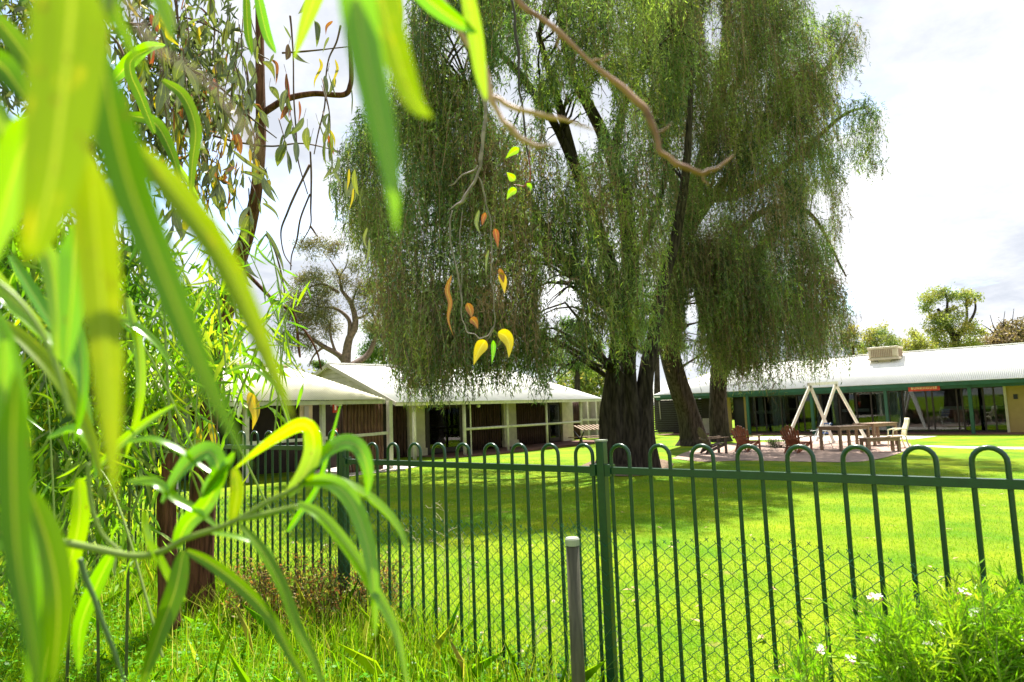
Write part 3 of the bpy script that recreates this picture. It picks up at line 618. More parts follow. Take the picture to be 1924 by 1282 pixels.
# chain-link netting hanging on the camera side
net = thing('chain_link_netting', 'sagging green chain-link netting tied low along the loop-top fence', 'netting')
strands = []
for v in range(8):
    mb = MB(); n = 30; H = .0335; pts = []; r_ = random.Random(v)
    for i in range(n+1):
        sd = 1 if i % 2 else -1; z = -i*H
        pts.append((sd*.0172-.003*sd, .004*sd, z+.006)); pts.append((sd*.0185, -.003*sd, z-.003))
    m = mb.tube(pts, .00155, 4, closed=False).build('wire', WIRE_G, None, smooth=True); strands.append(m.data); bpy.data.objects.remove(m)
s = -.3; k = 0
while s < 6.4:
    top = .90+.035*math.sin(s*1.9+.6)-.02*math.sin(s*4.7)-.05*max(0, .8-s)+(.05 if 1.6 < s < 2 else 0)+.02*rnd.random()*0
    off = -.035-.018*math.sin(s*2.3)-.01*math.sin(s*7.1)
    o = link('wire', strands[k % 8], net); p = fp(s+.004*math.sin(s*9), top, off); o.location = tuple(p)
    o.rotation_euler = (rnd.uniform(-.006, .006), .012*math.sin(s*5), rz+math.pi+(0 if k % 2 == 0 else 0)); o.scale = ((1 if k % 2 else -1), 1, 1)
    if k % 2 == 0:
        mb = MB(); q = fp(s+.0175, top+.004, off); mb.tube([q+FE*.008-UP*.003, q+UP*.012-FE*.006], .0018, 4); mb.tube([q-FE*.008-UP*.003, q+UP*.012+FE*.007], .0018, 4); mb.build('wire_twist', WIRE_G, net)
    s += .0345; k += 1
# second overlapped bit of netting rolled beside the post
net2 = thing('netting_overlap', 'crumpled overlapping end of chain-link netting beside the middle fence post', 'netting')
for k in range(9):
    o = link('wire', strands[k % 8], net2); o.location = tuple(fp(1.80+.024*k, .94+.012*(k % 3), -.075-.02*math.sin(k))); o.scale = ((1 if k % 2 else -1)*.8, 1, .95); o.rotation_euler = (.02*math.sin(k*2), .025*math.cos(k), rz+math.pi+.4*math.sin(k))
# galvanised pipe
pp_ = at(1081, 1150, 2.55); ppz = float(at(1076, 1010, 2.55)[2])
pipe = thing('steel_pipe_post', 'grey weathered galvanised pipe post standing before the fence', 'post', (pp_[0], pp_[1], 0))
MB().tube([(0, 0, -.1), (0.001, 0, .4), (0, 0, ppz-.02)], .0245, 20).build('pipe', GALV, pipe, smooth=True)
MB().tube([(0, 0, ppz-.028), (0, 0, ppz-.006), (0, 0, ppz)], [.0268, .0268, .0225], 20).build('cap', mat('sunlit_grey_cap', (.26, .28, .22), rough=.6), pipe, smooth=False)  # grey cap coloured paler than the pipe, sunlight painted in

# ================================================================== TREES
def limb(parent, px, rad, m, name='limb', n=None, sides=10, rough=.06, seed=0):
    """px: list of (px,py,Y)"""
    P = np.array([at(*q) for q in px]); n = n or 6*len(px); Q = spline(P, n); R_ = np.interp(np.linspace(0, 1, n), np.linspace(0, 1, len(rad)), rad)
    r_ = random.Random(seed+len(px)); ph = [r_.uniform(0, 6) for _ in range(4)]
    fl = lambda a, t: 1+rough*(math.sin(3*a+ph[0]+6*t)+.7*math.sin(5*a+ph[1]-9*t)+.4*math.sin(9*a+ph[2]+22*t))
    return MB().tube(Q, R_, sides, flute=fl).build(name, m, parent, smooth=True)
t1 = thing('weeping_tree', 'massive multi-stemmed weeping peppermint tree nearest the fence', 'tree', ground(1180, 884))
t2 = thing('weeping_tree', 'leaning-trunked weeping tree behind the dark garden chair', 'tree', ground(1300, 838))
t3 = thing('weeping_tree', 'upright dark-trunked tree immediately right of the leaning trunk', 'tree', ground(1350, 830))
def L(t, lst, rad, par=None, m=None, **k):
    o = limb(None, lst, rad, m or BARK_D, **k); o.parent = par or t; o.matrix_parent_inverse = Matrix.Translation(t.location).inverted(); return o
Y1 = float(t1.location[1])+.3
L(t1, [(1178, 896, Y1), (1182, 870, Y1), (1186, 800, Y1), (1178, 730, Y1), (1176, 680, Y1), (1184, 600, Y1), (1184, 480, Y1-.2), (1168, 360, Y1-.5), (1130, 250, Y1-1), (1070, 120, Y1-1.4), (1040, -60, Y1-1.6)],
  [.72, .46, .34, .31, .27, .24, .22, .19, .15, .11, .07], name='trunk', n=80, sides=36, rough=.10, seed=1)
L(t1, [(1150, 892, Y1+.1), (1152, 840, Y1), (1150, 770, Y1), (1158, 700, Y1), (1164, 640, Y1), (1152, 520, Y1-.2), (1120, 420, Y1-.8), (1085, 330, Y1-1.4), (1050, 200, Y1-1.6), (1010, 60, Y1-2)], [.5, .35, .30, .25, .2, .18, .15, .13, .1, .06], name='trunk', n=70, sides=28, rough=.12, seed=2)
L(t1, [(1210, 890, Y1+.1), (1208, 830, Y1-.1), (1210, 760, Y1), (1216, 700, Y1), (1228, 640, Y1+.2), (1240, 560, Y1+.5), (1270, 440, Y1+.6), (1290, 300, Y1), (1300, 120, Y1)], [.42, .3, .25, .19, .17, .16, .14, .1, .05], name='trunk', n=60, sides=26, rough=.12, seed=3)
for i, (ps, r_) in enumerate([
    ([(1170, 610, Y1), (1110, 530, Y1-.6), (1050, 480, Y1-1), (1000, 440, Y1-1.2), (940, 398, Y1-1.4), (880, 330, Y1-1.5), (800, 250, Y1-1.6)], [.2, .17, .15, .14, .11, .08, .04]),
    ([(1090, 340, Y1-1.4), (1040, 230, Y1-1.8), (985, 150, Y1-2), (930, 90, Y1-2), (860, 30, Y1-2)], [.12, .1, .09, .07, .03]),
    ([(1150, 300, Y1-.6), (1180, 180, Y1-.6), (1240, 90, Y1-1), (1300, 20, Y1-1)], [.12, .1, .07, .04]),
    ([(1010, 445, Y1-1.2), (940, 440, Y1-1.6), (860, 420, Y1-2), (760, 430, Y1-2.2)], [.1, .07, .05, .02]),
    ([(930, 390, Y1-1.4), (900, 280, Y1-1.8), (880, 200, Y1-2.2), (890, 120, Y1-2.2)], [.08, .06, .05, .02]),
    ([(1000, 440, Y1+.5), (900, 520, Y1+1), (800, 560, Y1+1.2), (720, 520, Y1+1.3)], [.1, .08, .05, .02]),
    ([(1050, 480, Y1+1), (950, 300, Y1+1.6), (820, 180, Y1+1.8), (740, 160, Y1+2)], [.12, .09, .06, .03]),
    ([(1184, 500, Y1-.2), (1220, 430, Y1-.8), (1250, 330, Y1-1.4), (1240, 240, Y1-1.8)], [.1, .08, .06, .03]),
]): L(t1, ps, r_, seed=10+i, rough=.08)
Y2 = float(t2.location[1])+.3; YC2 = 24.5
L(t2, [(1306, 846, Y2), (1304, 820, Y2), (1292, 775, Y2), (1272, 720, Y2-.5), (1256, 660, Y2-1), (1248, 600, Y2-1.6), (1256, 520, Y2-2.4), (1290, 400, Y2-3.4), (1335, 260, Y2-4), (1360, 120, Y2-4.5), (1370, -40, Y2-5)],
  [.85, .56, .47, .43, .41, .42, .38, .34, .28, .2, .1], name='trunk', n=70, sides=30, rough=.09, seed=4)
for i, (ps, r_) in enumerate([
    ([(1270, 470, Y2-3), (1330, 380, Y2-4.5), (1400, 300, Y2-5), (1480, 220, Y2-5), (1560, 120, Y2-5), (1600, 60, Y2-5)], [.25, .2, .17, .13, .08, .03]),
    ([(1300, 380, Y2-3.6), (1400, 360, Y2-4), (1500, 290, Y2-4), (1580, 220, Y2-4), (1630, 200, Y2-4)], [.2, .16, .12, .07, .03]),
    ([(1252, 560, Y2-2), (1330, 500, Y2-3), (1430, 400, Y2-3.5), (1520, 400, Y2-3.5), (1590, 520, Y2-3.5)], [.22, .17, .13, .08, .03]),
    ([(1345, 220, Y2-4), (1420, 100, Y2-5), (1500, 10, Y2-5)], [.16, .11, .05]),
    ([(1290, 400, Y2-3.4), (1230, 250, Y2-4.5), (1190, 130, Y2-5), (1200, 20, Y2-5)], [.17, .13, .09, .04]),
]): L(t2, ps, r_, seed=30+i, rough=.08)
Y3 = float(t3.location[1])+.2
L(t3, [(1350, 836, Y3), (1350, 815, Y3), (1348, 760, Y3), (1352, 700, Y3-.3), (1362, 620, Y3-1), (1400, 520, Y3-2), (1450, 440, Y3-3), (1500, 380, Y3-3.5)], [.75, .46, .40, .38, .33, .27, .2, .1], name='trunk', n=46, sides=26, rough=.09, seed=5)
L(t3, [(1370, 600, Y3-1), (1440, 560, Y3-2), (1520, 520, Y3-3), (1580, 560, Y3-3)], [.2, .15, .08, .03], seed=51)

HOLES = [(960, 200, 44, 34), (1025, 60, 36, 26), (860, 110, 20, 26), (1130, 190, 22, 34), (1340, 60, 20, 24), (1050, 572, 40, 32), (1300, 600, 12, 40), (1075, 245, 52, 44), (1118, 712, 18, 22), (985, 215, 20, 18), (1010, 130, 16, 22), (1540, 390, 22, 24), (745, 335, 16, 20)]
GREENS = [(.115, .18, .055), (.185, .25, .085), (.06, .105, .045), (.29, .36, .08), (.20, .145, .085)]
def weeping(t, poly, cpx, RX, Y, DZ, nclump, per, leaves, seed, lmin=.5, lmax=2.1, extra=(), brown=.10, keep=1.):
    r = np.random.default_rng(seed); poly = np.array(poly, float); x0, y0 = poly.min(0); x1, y1 = poly.max(0)
    C = []
    while len(C) < nclump:
        px, py = r.uniform(x0, x1), r.uniform(y0, y1)
        if not inpoly(np.array([px]), np.array([py]), poly)[0]: continue
        q = min(1, abs(px-cpx)/RX); dz = DZ*math.sqrt(max(.06, 1-q*q)); d = dz*(r.choice([-1, -1, -1, 1])*r.uniform(.15, 1)**.6)
        C.append(at(px, py, Y+d))
    for e in extra:
        for _ in range(e[4]): C.append(at(e[0]+r.normal()*e[2], e[1]+r.normal()*e[3], Y+r.normal()*.8))
    C = np.array(C); m = len(C)*per
    cl = np.repeat(np.arange(len(C)), per)
    sgm = r.uniform(.16, .46, len(C)); dn = r.uniform(.3, 1.25, len(C)); lsc = r.uniform(.8, 1.35, len(C))
    A = C[cl]+r.normal(size=(m, 3))*np.array([1, 1, .8])*sgm[cl][:, None]
    Ls = r.uniform(lmin, lmax, m)*np.repeat(r.uniform(.4, 1.3, len(C)), per)
    od = r.normal(size=(m, 3)); od[:, 2] = np.abs(od[:, 2])*.3; od = unit(od); out_ = r.uniform(.08, .65, m)
    wob = r.uniform(0, 6, m)
    def pos(tt):
        tt = tt[:, None] if tt.ndim == 1 else tt
        return A+od*(out_*Ls)[:, None]*(1-np.exp(-3*tt))+np.array([0, 0, -1.])*(Ls[:, None]*(tt**1.25))+np.array([0, 0, .12])*(Ls[:, None]*np.sin(np.minimum(tt*4, math.pi)))+(.045*np.sin(wob[:, None]*np.array([1, 1.7, .6])+tt*np.array([6, 8, 5]))*np.minimum(1, tt*3)*np.array([1, 1, .4]))
    # trim to the outline of the crown
    ok = np.ones(m, bool); cj = r.normal(size=len(C))*22
    for tt in (0., .35, .7, 1.):
        x, y = proj(pos(np.full(m, tt))); jx = x+cj[cl]*.5+r.normal(size=m)*9; jy = y+np.where(y > 560, np.abs(cj[cl]), 0)*1.6+np.abs(r.normal(size=m))*14
        ins = inpoly(jx, jy, poly)
        for e in extra: ins |= (((jx-e[0])/(e[2]*2.1))**2+((jy-e[1]-20)/(e[3]*2.4))**2 < 1)
        ok &= ins
        for hx, hy, ha, hb in HOLES: ok &= ~((((x-hx)/ha)**2+((y-hy)/hb)**2 < 1) & (r.random(m) < .93))
    ok &= (r.random(m) < keep) & (r.random(m) < dn[cl])
    idx = np.where(ok)[0]; A, Ls, od, out_, wob, cl = A[idx], Ls[idx], od[idx], out_[idx], wob[idx], cl[idx]; m = len(idx)
    # leaves
    ctint = tints(len(C), GREENS, [4, 4, 3, 2.4, brown*12], .45)
    Ps, Ds, Ts = [], [], []
    for k in range(leaves):
        tt = np.clip((k+r.random(m))/leaves, 0, 1); p = pos(tt); p2 = pos(np.clip(tt+.05, 0, 1.05)); d = unit(p2-p+1e-6)
        d = unit(d*.9+r.normal(size=(m, 3))*.6+np.array([0, 0, -.25])); Ps.append(p); Ds.append(d); Ts.append(ctint[cl]*r.uniform(.75, 1.3, (m, 1)))
    P = np.concatenate(Ps); D = np.concatenate(Ds); T = np.concatenate(Ts)
    nl = len(P); V = leaf_quads(P, D, r.uniform(.06, .15, nl)*np.tile(lsc[cl], leaves), r.uniform(.013, .027, nl)*np.tile(lsc[cl], leaves), r)
    o = npmesh('foliage', V-np.array(t.location), 4, T, L_FOL, t); o['kind'] = 'stuff'
    # twigs: ribbons of thin triangles down each strand
    sel = r.random(m) < .7; K = 5; Q = [pos(np.full(m, i/K))[sel] for i in range(K+1)]; Vt = []
    side = unit(r.normal(size=(sel.sum(), 3)))*.0042
    for i in range(K): Vt.append(np.stack([Q[i]-side, Q[i]+side, Q[i+1]+side*.7, Q[i+1]-side*.7], 1).reshape(-1, 3))
    V = np.concatenate(Vt); o = npmesh('hanging_twigs', V-np.array(t.location), 4, None, mat('twig_brown', (.28, .16, .11), rough=.9, var=.3), t); o['kind'] = 'stuff'
    # bearer branches: every clump fed from the nearest limb point
    nodes = [np.array(c.matrix_world.translation) for c in []]
    return C
def bearers(t, C, src, seed, frac=.4):
    """thin curved branches from limb points to foliage clumps, one mesh each group of twigs"""
    r = np.random.default_rng(seed); S = np.array(src); mb = MB(); cnt = 0
    for c in C:
        if r.random() > frac: continue
        up = S[(S[:, 2] < c[2]+.6)] if (S[:, 2] < c[2]+.6).any() else S
        j = np.argmin(np.linalg.norm((up-c)*np.array([1, 1, .7]), axis=1)); a = up[j]; dl = np.linalg.norm(c-a)
        if dl < .3 or dl > 4.5: continue
        mid = (a+c)/2+np.array([0, 0, .18*dl])+r.normal(size=3)*.06*dl
        Q = spline([a, mid, c], 7)+r.normal(size=(7, 3))*.015*dl; Q[0] = a; mb.tube(Q, np.linspace(.012+.012*dl, .006, 7), 5, closed=False)
    o = mb.build('branches', BARK_D, t, smooth=True); o.location = tuple(-np.array(t.location)); o['kind'] = 'stuff'
def limb_points(t, skip=0):
    P = []
    for ch in t.children:
        if ch.name.split('.')[0] in ('trunk', 'limb'):
            me = ch.data; n = len(me.vertices); co_ = np.empty(n*3); me.vertices.foreach_get('co', co_); co_ = co_.reshape(-1, 3); P.append(co_[::17])
    P = np.concatenate(P); return P[P[:, 2] > 2.2]
poly1 = [(800, -130), (1250, -130), (1300, -60), (1330, 60), (1290, 200), (1270, 330), (1268, 460), (1255, 560), (1248, 660), (1230, 712), (1200, 720), (1150, 745), (1128, 742), (1060, 748), (1020, 775), (985, 752), (930, 745), (880, 762), (840, 765), (790, 775), (735, 735), (700, 660), (690, 560), (700, 470), (640, 440), (618, 385), (632, 300), (668, 210), (735, 150), (748, 60)]
C1 = weeping(t1, poly1, 940, 340, Y1-.6, 4.4, 620, 46, 22, 11, extra=((680, 400, 26, 30, 10), (730, 560, 22, 40, 8)))
C5 = weeping(t1, [(690, 600), (830, 560), (960, 590), (1060, 630), (1040, 775), (985, 755), (930, 765), (860, 780), (800, 792), (745, 772), (712, 700)], 860, 170, Y1-2.2, 2.2, 120, 46, 22, 92, lmin=.6, lmax=1.9, brown=.16)
bearers(t1, C1, limb_points(t1), 5)
poly2 = [(1190, -120), (1440, -120), (1505, -60), (1530, 40), (1555, 100), (1580, 190), (1588, 290), (1592, 370), (1572, 450), (1568, 540), (1590, 600), (1612, 660), (1608, 712), (1560, 728), (1490, 748), (1440, 765), (1400, 758), (1360, 735), (1325, 712), (1300, 680), (1262, 690), (1248, 620), (1235, 480), (1225, 300), (1200, 120)]
C2 = weeping(t2, poly2, 1400, 240, YC2-1, 4.2, 600, 48, 22, 12, lmin=.7, lmax=3.0, brown=.22)
for lp, cx_, nn in (([(1540, 30), (1590, 25), (1628, 50), (1632, 110), (1600, 190), (1560, 170), (1530, 90)], 1580, 26), ([(1560, 200), (1620, 185), (1665, 205), (1668, 290), (1655, 350), (1610, 350), (1570, 300)], 1610, 34), ([(1560, 480), (1585, 500), (1610, 620), (1625, 700), (1590, 715), (1560, 600)], 1590, 20)):
    weeping(t2, lp, cx_, 50, YC2-.5, .9, nn, 34, 20, 77+nn, lmin=.4, lmax=1.5, brown=.12)
bearers(t2, C2, limb_points(t2), 6)
C4 = weeping(t2, [(1215, 480), (1300, 440), (1420, 460), (1440, 600), (1430, 752), (1395, 760), (1340, 745), (1300, 712), (1258, 716), (1232, 690), (1225, 600)], 1330, 130, 21.5, 1.6, 190, 42, 22, 91, lmin=.6, lmax=2.2, brown=.3)
poly3 = [(1280, 420), (1450, 400), (1560, 470), (1585, 600), (1605, 690), (1540, 725), (1430, 745), (1340, 730), (1300, 700), (1285, 560)]
C3 = weeping(t3, poly3, 1460, 160, YC2+2, 2.2, 110, 44, 20, 13, lmin=.7, lmax=2.6)
bearers(t3, C3, limb_points(t3), 7)

# ---- background trees
def bgtree(name, label, trunkpts, rads, clumps, Y, cols, wts, leafL=.2, n_per=900, dens=2.1, m=BARK_D, limbs=(), group=None, wisp=False, cat='tree', bark=None):
    base = at(trunkpts[0][0], trunkpts[0][1], Y); base[2] = -.32
    t = thing(name, label, cat, base, group=group)
    pts = [base]+[at(x, y, Y) for x, y in trunkpts]
    o = MB().tube(spline(pts, 24), np.interp(np.linspace(0, 1, 24), np.linspace(0, 1, len(rads)), rads), 10).build('trunk', bark or m, t, smooth=True); o.location = tuple(-base)
    for lp, lr in limbs:
        Q = spline([at(x, y, Y+dy) for x, y, dy in lp], 18); o = MB().tube(Q, np.linspace(lr[0], lr[1], 18), 8).build('limb', bark or m, t, smooth=True); o.location = tuple(-base)
    Ps, Ds, Ts = [], [], []; sc_ = Y/FPX
    for cx, cy, rp in clumps:
        c = at(cx, cy, Y+rng.uniform(-1, 1)*rp*sc_*.8); R_ = rp*sc_; n = int(n_per*dens*(rp/20)**1.7)
        sub = max(4, int(rp/3.0)); sc_c = unit(rng.normal(size=(sub, 3)))*R_*rng.uniform(.35, 1.1, (sub, 1)); k = rng.integers(0, sub, n)
        P = c+sc_c[k]+rng.normal(size=(n, 3))*R_*(.5 if wisp else .42)*np.array([1, 1, .75]); Ps.append(P); D = unit(rng.normal(size=(n, 3))+np.array([0, 0, -.5])); Ds.append(D)
        ct = tints(sub, cols, wts, .2); Ts.append(ct[k]*rng.uniform(.8, 1.2, (n, 1)))
    P = np.concatenate(Ps); D = np.concatenate(Ds); T = np.concatenate(Ts); Lf = leafL*(1 if wisp else .72)*rng.uniform(.6, 1.3, len(P))
    o = npmesh('crown', leaf_quads(P, D, Lf, Lf*(.2 if wisp else .42))-base, 4, T, L_FOL, t); o['kind'] = 'stuff'
    return t
OLV = [(.25, .28, .08), (.33, .32, .08), (.17, .22, .07), (.36, .30, .09)]
bgtree('gum_tree', 'tall open-crowned gum tree rising behind the bunkhouse roof', [(1800, 690), (1796, 640), (1775, 605), (1762, 580)], [.5, .35, .28, .2, .1],
       [(1752, 560, 17), (1772, 550, 16), (1742, 578, 13), (1785, 553, 10), (1812, 552, 15), (1830, 556, 11), (1818, 565, 9), (1760, 590, 16), (1775, 602, 20), (1750, 612, 12), (1800, 605, 18), (1790, 580, 9), (1770, 632, 18), (1800, 635, 24), (1825, 620, 16), (1780, 655, 22), (1820, 650, 22), (1845, 655, 20), (1755, 645, 12), (1850, 625, 10)], 52, OLV, [4, 4, 3, 2], .26, 520,
       limbs=(([(1790, 640, 0), (1815, 605, 0), (1815, 560, 0)], (.16, .06)), ([(1798, 640, 0), (1830, 590, 0), (1832, 560, 0)], (.14, .05)), ([(1775, 605, 0), (1780, 570, 0), (1775, 545, 0)], (.12, .05))), cat='tree')
bgtree('gum_tree', 'rounded olive tree directly behind the rooftop cooler', [(1655, 700), (1652, 660), (1645, 640)], [.3, .2, .15, .08], [(1640, 630, 14), (1660, 628, 15), (1650, 645, 20), (1672, 640, 12), (1630, 650, 14), (1685, 648, 10)], 46, OLV, [2, 1, 4, 1], .24, 560)
bgtree('gum_tree', 'yellow-green bushy tree between the cooler and the tall gum', [(1722, 700), (1720, 660)], [.3, .2, .12], [(1718, 628, 12), (1710, 648, 16), (1735, 650, 18), (1725, 662, 20), (1748, 660, 12), (1700, 660, 14)], 48, OLV, [3, 4, 2, 3], .24, 560)
bgtree('gum_tree', 'pale yellow treetop showing beside the weeping foliage edge', [(1603, 720), (1603, 650)], [.25, .2, .1], [(1604, 622, 12), (1598, 640, 16), (1616, 650, 14), (1610, 668, 16)], 50, [(.3, .26, .06), (.2, .2, .06)], [2, 2], .24, 520)
bgtree('leafless_tree', 'brownish twiggy thinning tree above the right end of the bunkhouse roof', [(1895, 700), (1893, 640)], [.35, .25, .12], [(1885, 625, 16), (1905, 618, 16), (1865, 645, 16), (1890, 650, 24), (1915, 645, 22), (1940, 640, 24), (1855, 660, 12)], 46, [(.20, .14, .10), (.26, .19, .13), (.16, .14, .05)], [3, 3, 1.5], .3, 620, wisp=False,
       limbs=tuple(([(1895, 650, 0), (x, 620, 0), (x2, y2, 0)], (.06, .015)) for x, x2, y2 in ((1870, 1860, 592), (1885, 1888, 585), (1900, 1905, 580), (1915, 1925, 590), (1860, 1845, 610), (1893, 1875, 600))))
BB = mat('smooth_brown_bark', (.11, .075, .055), rough=.85, var=.4, scale=6)
bgtree('spreading_tree', 'bare-branched feathery tree with spreading limbs behind the cabins at left', [(652, 720), (650, 682), (655, 640), (668, 610), (660, 570), (642, 545), (636, 515), (618, 485)], [.45, .4, .3, .24, .2, .15, .1, .06, .03],
       [(590, 575, 30), (565, 600, 26), (560, 560, 24), (600, 600, 26), (610, 550, 22), (590, 520, 20), (570, 520, 16), (600, 462, 18), (575, 468, 16), (625, 470, 14), (640, 530, 16), (670, 545, 20), (690, 570, 22), (670, 500, 14), (545, 640, 22), (580, 640, 20), (620, 620, 16), (700, 610, 20), (700, 540, 16), (540, 590, 18)], 40,
       [(.15, .125, .07), (.13, .125, .055), (.09, .115, .04)], [4, 3, 2], .2, 620, wisp=True, bark=BB,
       limbs=(([(650, 690, 0), (640, 670, 0), (606, 650, 0), (585, 636, 0), (560, 625, 0)], (.22, .06)), ([(652, 680, 0), (657, 630, 0), (655, 600, 0), (630, 580, 0), (600, 578, 0)], (.2, .05)), ([(655, 690, 0), (690, 668, 1), (705, 635, 1), (707, 605, 1), (695, 580, 1)], (.22, .06)), ([(636, 550, 0), (610, 535, 0), (590, 537, 0), (575, 545, 0)], (.1, .03)), ([(660, 575, 0), (668, 550, 0), (680, 530, 0)], (.09, .03)), ([(645, 680, 0), (630, 660, 0), (620, 625, 0), (622, 600, 0)], (.12, .04)), ([(610, 650, 0), (590, 668, 0), (580, 690, 0)], (.09, .03)), ([(668, 600, 0), (690, 590, 0), (715, 560, 0)], (.08, .03)), ([(600, 578, 0), (575, 570, 0), (550, 580, 0)], (.06, .02)), ([(638, 520, 0), (650, 500, 0), (655, 480, 0)], (.05, .02))))
for x, y, lab in ((1085, 640, 'bright green tree seen under the weeping foliage left of the big trunk'), (1235, 600, 'green tree glimpsed between the big trunk and the leaning trunk'), (720, 640, 'low green tree behind the long cabin roof at its left'), (600, 690, 'small green bush showing over the long cabin gable')):
    R_ = 30 if y < 680 else 12
    bgtree('background_tree', lab, [(x, 740), (x, y+20)], [.3, .25, .1], [(x+dx, y+dy, R_*.62) for dx, dy in ((-R_, 20), (R_, 10), (0, 0), (-R_*.5, -R_*.7), (R_*.6, -R_*.6), (0, R_*1.3), (R_, R_*1.5), (-R_, R_*1.5))], 50, [(.10, .18, .03), (.15, .21, .04), (.07, .12, .03)], [3, 2, 2], .26, 700)
# belt of trees far behind everything and behind the camera (seen in the window reflections and between the stems)
bk = 0
for k, (x, y, h) in enumerate([(-34, 62, 8), (-22, 66, 7), (-8, 70, 7.5), (8, 74, 7), (24, 74, 6), (52, 56, 5), (62, 44, 6), (-40, 40, 7)]):
    t = thing('distant_tree', 'dense far tree in the belt beyond the cabins', 'tree', (x, y, -.32), group='far belt of trees beyond the cabins')
    MB().tube([(0, 0, 0), (.1, 0, h*.3), (0, .1, h*.6)], [.4, .3, .15], 8).build('trunk', BARK_D, t, smooth=True)
    n = 5000; c = unit(rng.normal(size=(40, 3)))*np.array([3.6, 3, h*.32])*rng.uniform(.5, 1, (40, 1))+np.array([0, 0, h*.6]); kk = rng.integers(0, 40, n)
    P = c[kk]+rng.normal(size=(n, 3))*.55; o = npmesh('crown', leaf_quads(P, unit(rng.normal(size=(n, 3))), .5, .2), 4, tints(n, OLV, [3, 1, 4, 1]), L_FOL, t); o['kind'] = 'stuff'

# ================================================================== GRASS AND WEEDS
def blades(n, sampler, hmin, hmax, wmin, wmax, cols, wts, name, lean=.35, seed=3, segs=1, zoff=0):
    r = np.random.default_rng(seed); P = sampler(r, n); n = len(P); h = r.uniform(hmin, hmax, n)*r.uniform(.6, 1.2, n); wd = r.uniform(wmin, wmax, n)
    a = r.uniform(0, 2*math.pi, n); S = np.stack([np.cos(a), np.sin(a), 0*a], 1)*wd[:, None]/2
    b = r.uniform(0, 2*math.pi, n); Ln = np.stack([np.cos(b), np.sin(b), 0*b], 1)*(h*np.abs(r.normal(size=n))*lean)[:, None]
    top = P+Ln+np.array([0, 0, 1.])*h[:, None]*.92
    T = tints(n, cols, wts, .22)
    if segs == 1: V = np.stack([P-S, P+S, top], 1).reshape(-1, 3); k = 3
    else:
        mid = P+Ln*.32+np.array([0, 0, 1.])*h[:, None]*.55
        V = np.stack([P-S, P+S, mid+S*.8, top, mid-S*.8], 1).reshape(-1, 3); k = 5
    o = npmesh(name, V, k, T, L_GRASS); return tag(o, kind='stuff')
def s_lawn(r, n):
    s = r.uniform(-3, 9, n*2); q = 2.85+16*r.random(n*2)**1.9; x = FN[0]*q+FE[0]*s*(1+.06*q); y = FN[1]*q+FE[1]*s*(1+.06*q)
    px, py = proj(np.stack([x, y, gz(x, y)], 1)); k = (px > -60) & (px < 2000) & (py < 1330) & (y > .5); x, y = x[k], y[k]; return np.stack([x, y, gz(x, y)], 1)[:n]
LG = [(.14, .31, .002), (.23, .37, .003), (.09, .24, .003), (.33, .36, .04)]
o = blades(230000, s_lawn, .015, .04, .003, .006, LG, [4, 4, 3, .6], 'lawn_grass', lean=.6, seed=31); tag(o, 'short mown lawn grass beyond the fence', 'grass')
def s_near(r, n, pxr=(-150, 1330), qmax=2.95):
    out_ = []; tot = 0
    while tot < n:
        s = r.uniform(.2, 9.5, n); q = r.uniform(.6, qmax, n); x = FN[0]*q+FE[0]*s; y = FN[1]*q+FE[1]*s
        px, py = proj(np.stack([x, y, 0*x+.15], 1)); dens = np.clip(1.25-(px-950)/380, .12, 1)
        k = (px > pxr[0]) & (px < pxr[1]) & (y > 2.0) & (py < 1420) & (r.random(n) < dens); out_.append(np.stack([x[k], y[k], gz(x[k], y[k])], 1)); tot += k.sum()
    return np.concatenate(out_)[:n]
WG = [(.22, .40, .005), (.32, .47, .01), (.14, .31, .008), (.45, .48, .06), (.52, .48, .18)]
tag(blades(70000, s_near, .05, .17, .002, .005, WG, [4, 4, 3, 1.2, .4], 'weed_grass', lean=.5, seed=32, segs=2), 'long bright weedy grass in front of the fence', 'grass')
def s_tall(r, n):
    P = s_near(r, n*6); dq = FD-(P@FN); P = P[(P[:, 1] > 3.0) & (r.random(len(P)) < np.exp(-np.abs(dq-.12)*2.2))]; px, _ = proj(P); nz = np.sin(P[:, 0]*2.3+1)*np.sin(P[:, 1]*2.9)+r.normal(size=len(P))*.4; return P[(nz > -.1) & (px < 1120)][:n]
tag(blades(9500, s_tall, .18, .40, .003, .006, WG, [3, 4, 2, 2, 1], 'tall_grass', lean=.45, seed=33, segs=2), 'taller seeding grass stems among the weeds', 'grass')
# clover: three-leaflet rosettes
def clover():
    r = np.random.default_rng(8); P = s_near(r, 9000, (-100, 1150)); n = len(P); P[:, 2] += r.uniform(.04, .13, n); Ps, Ds = [], []
    a = r.uniform(0, 6.28, n)
    for k in range(3):
        b = a+k*2.094; Ds.append(unit(np.stack([np.cos(b), np.sin(b), r.normal(size=n)*.25+.15], 1))); Ps.append(P)
    P3, D3 = np.concatenate(Ps), np.concatenate(Ds); n3 = len(P3); Lf = r.uniform(.014, .026, n3)[:, None]; S = unit(np.cross(D3, np.array([0, 0, 1.])+r.normal(size=(n3, 3))*.2))
    V = np.stack([P3, P3+D3*Lf*.6+S*Lf*.42, P3+D3*Lf+S*Lf*.25, P3+D3*Lf-S*Lf*.25, P3+D3*Lf*.6-S*Lf*.42], 1).reshape(-1, 3)
    tag(npmesh('clover', V, 5, np.tile(tints(n, [(.10, .32, .01), (.15, .38, .015), (.07, .22, .01)], [3, 3, 2]), (3, 1)), L_GRASS), 'low clover leaves spreading through the weeds', 'clover', kind='stuff')
clover()
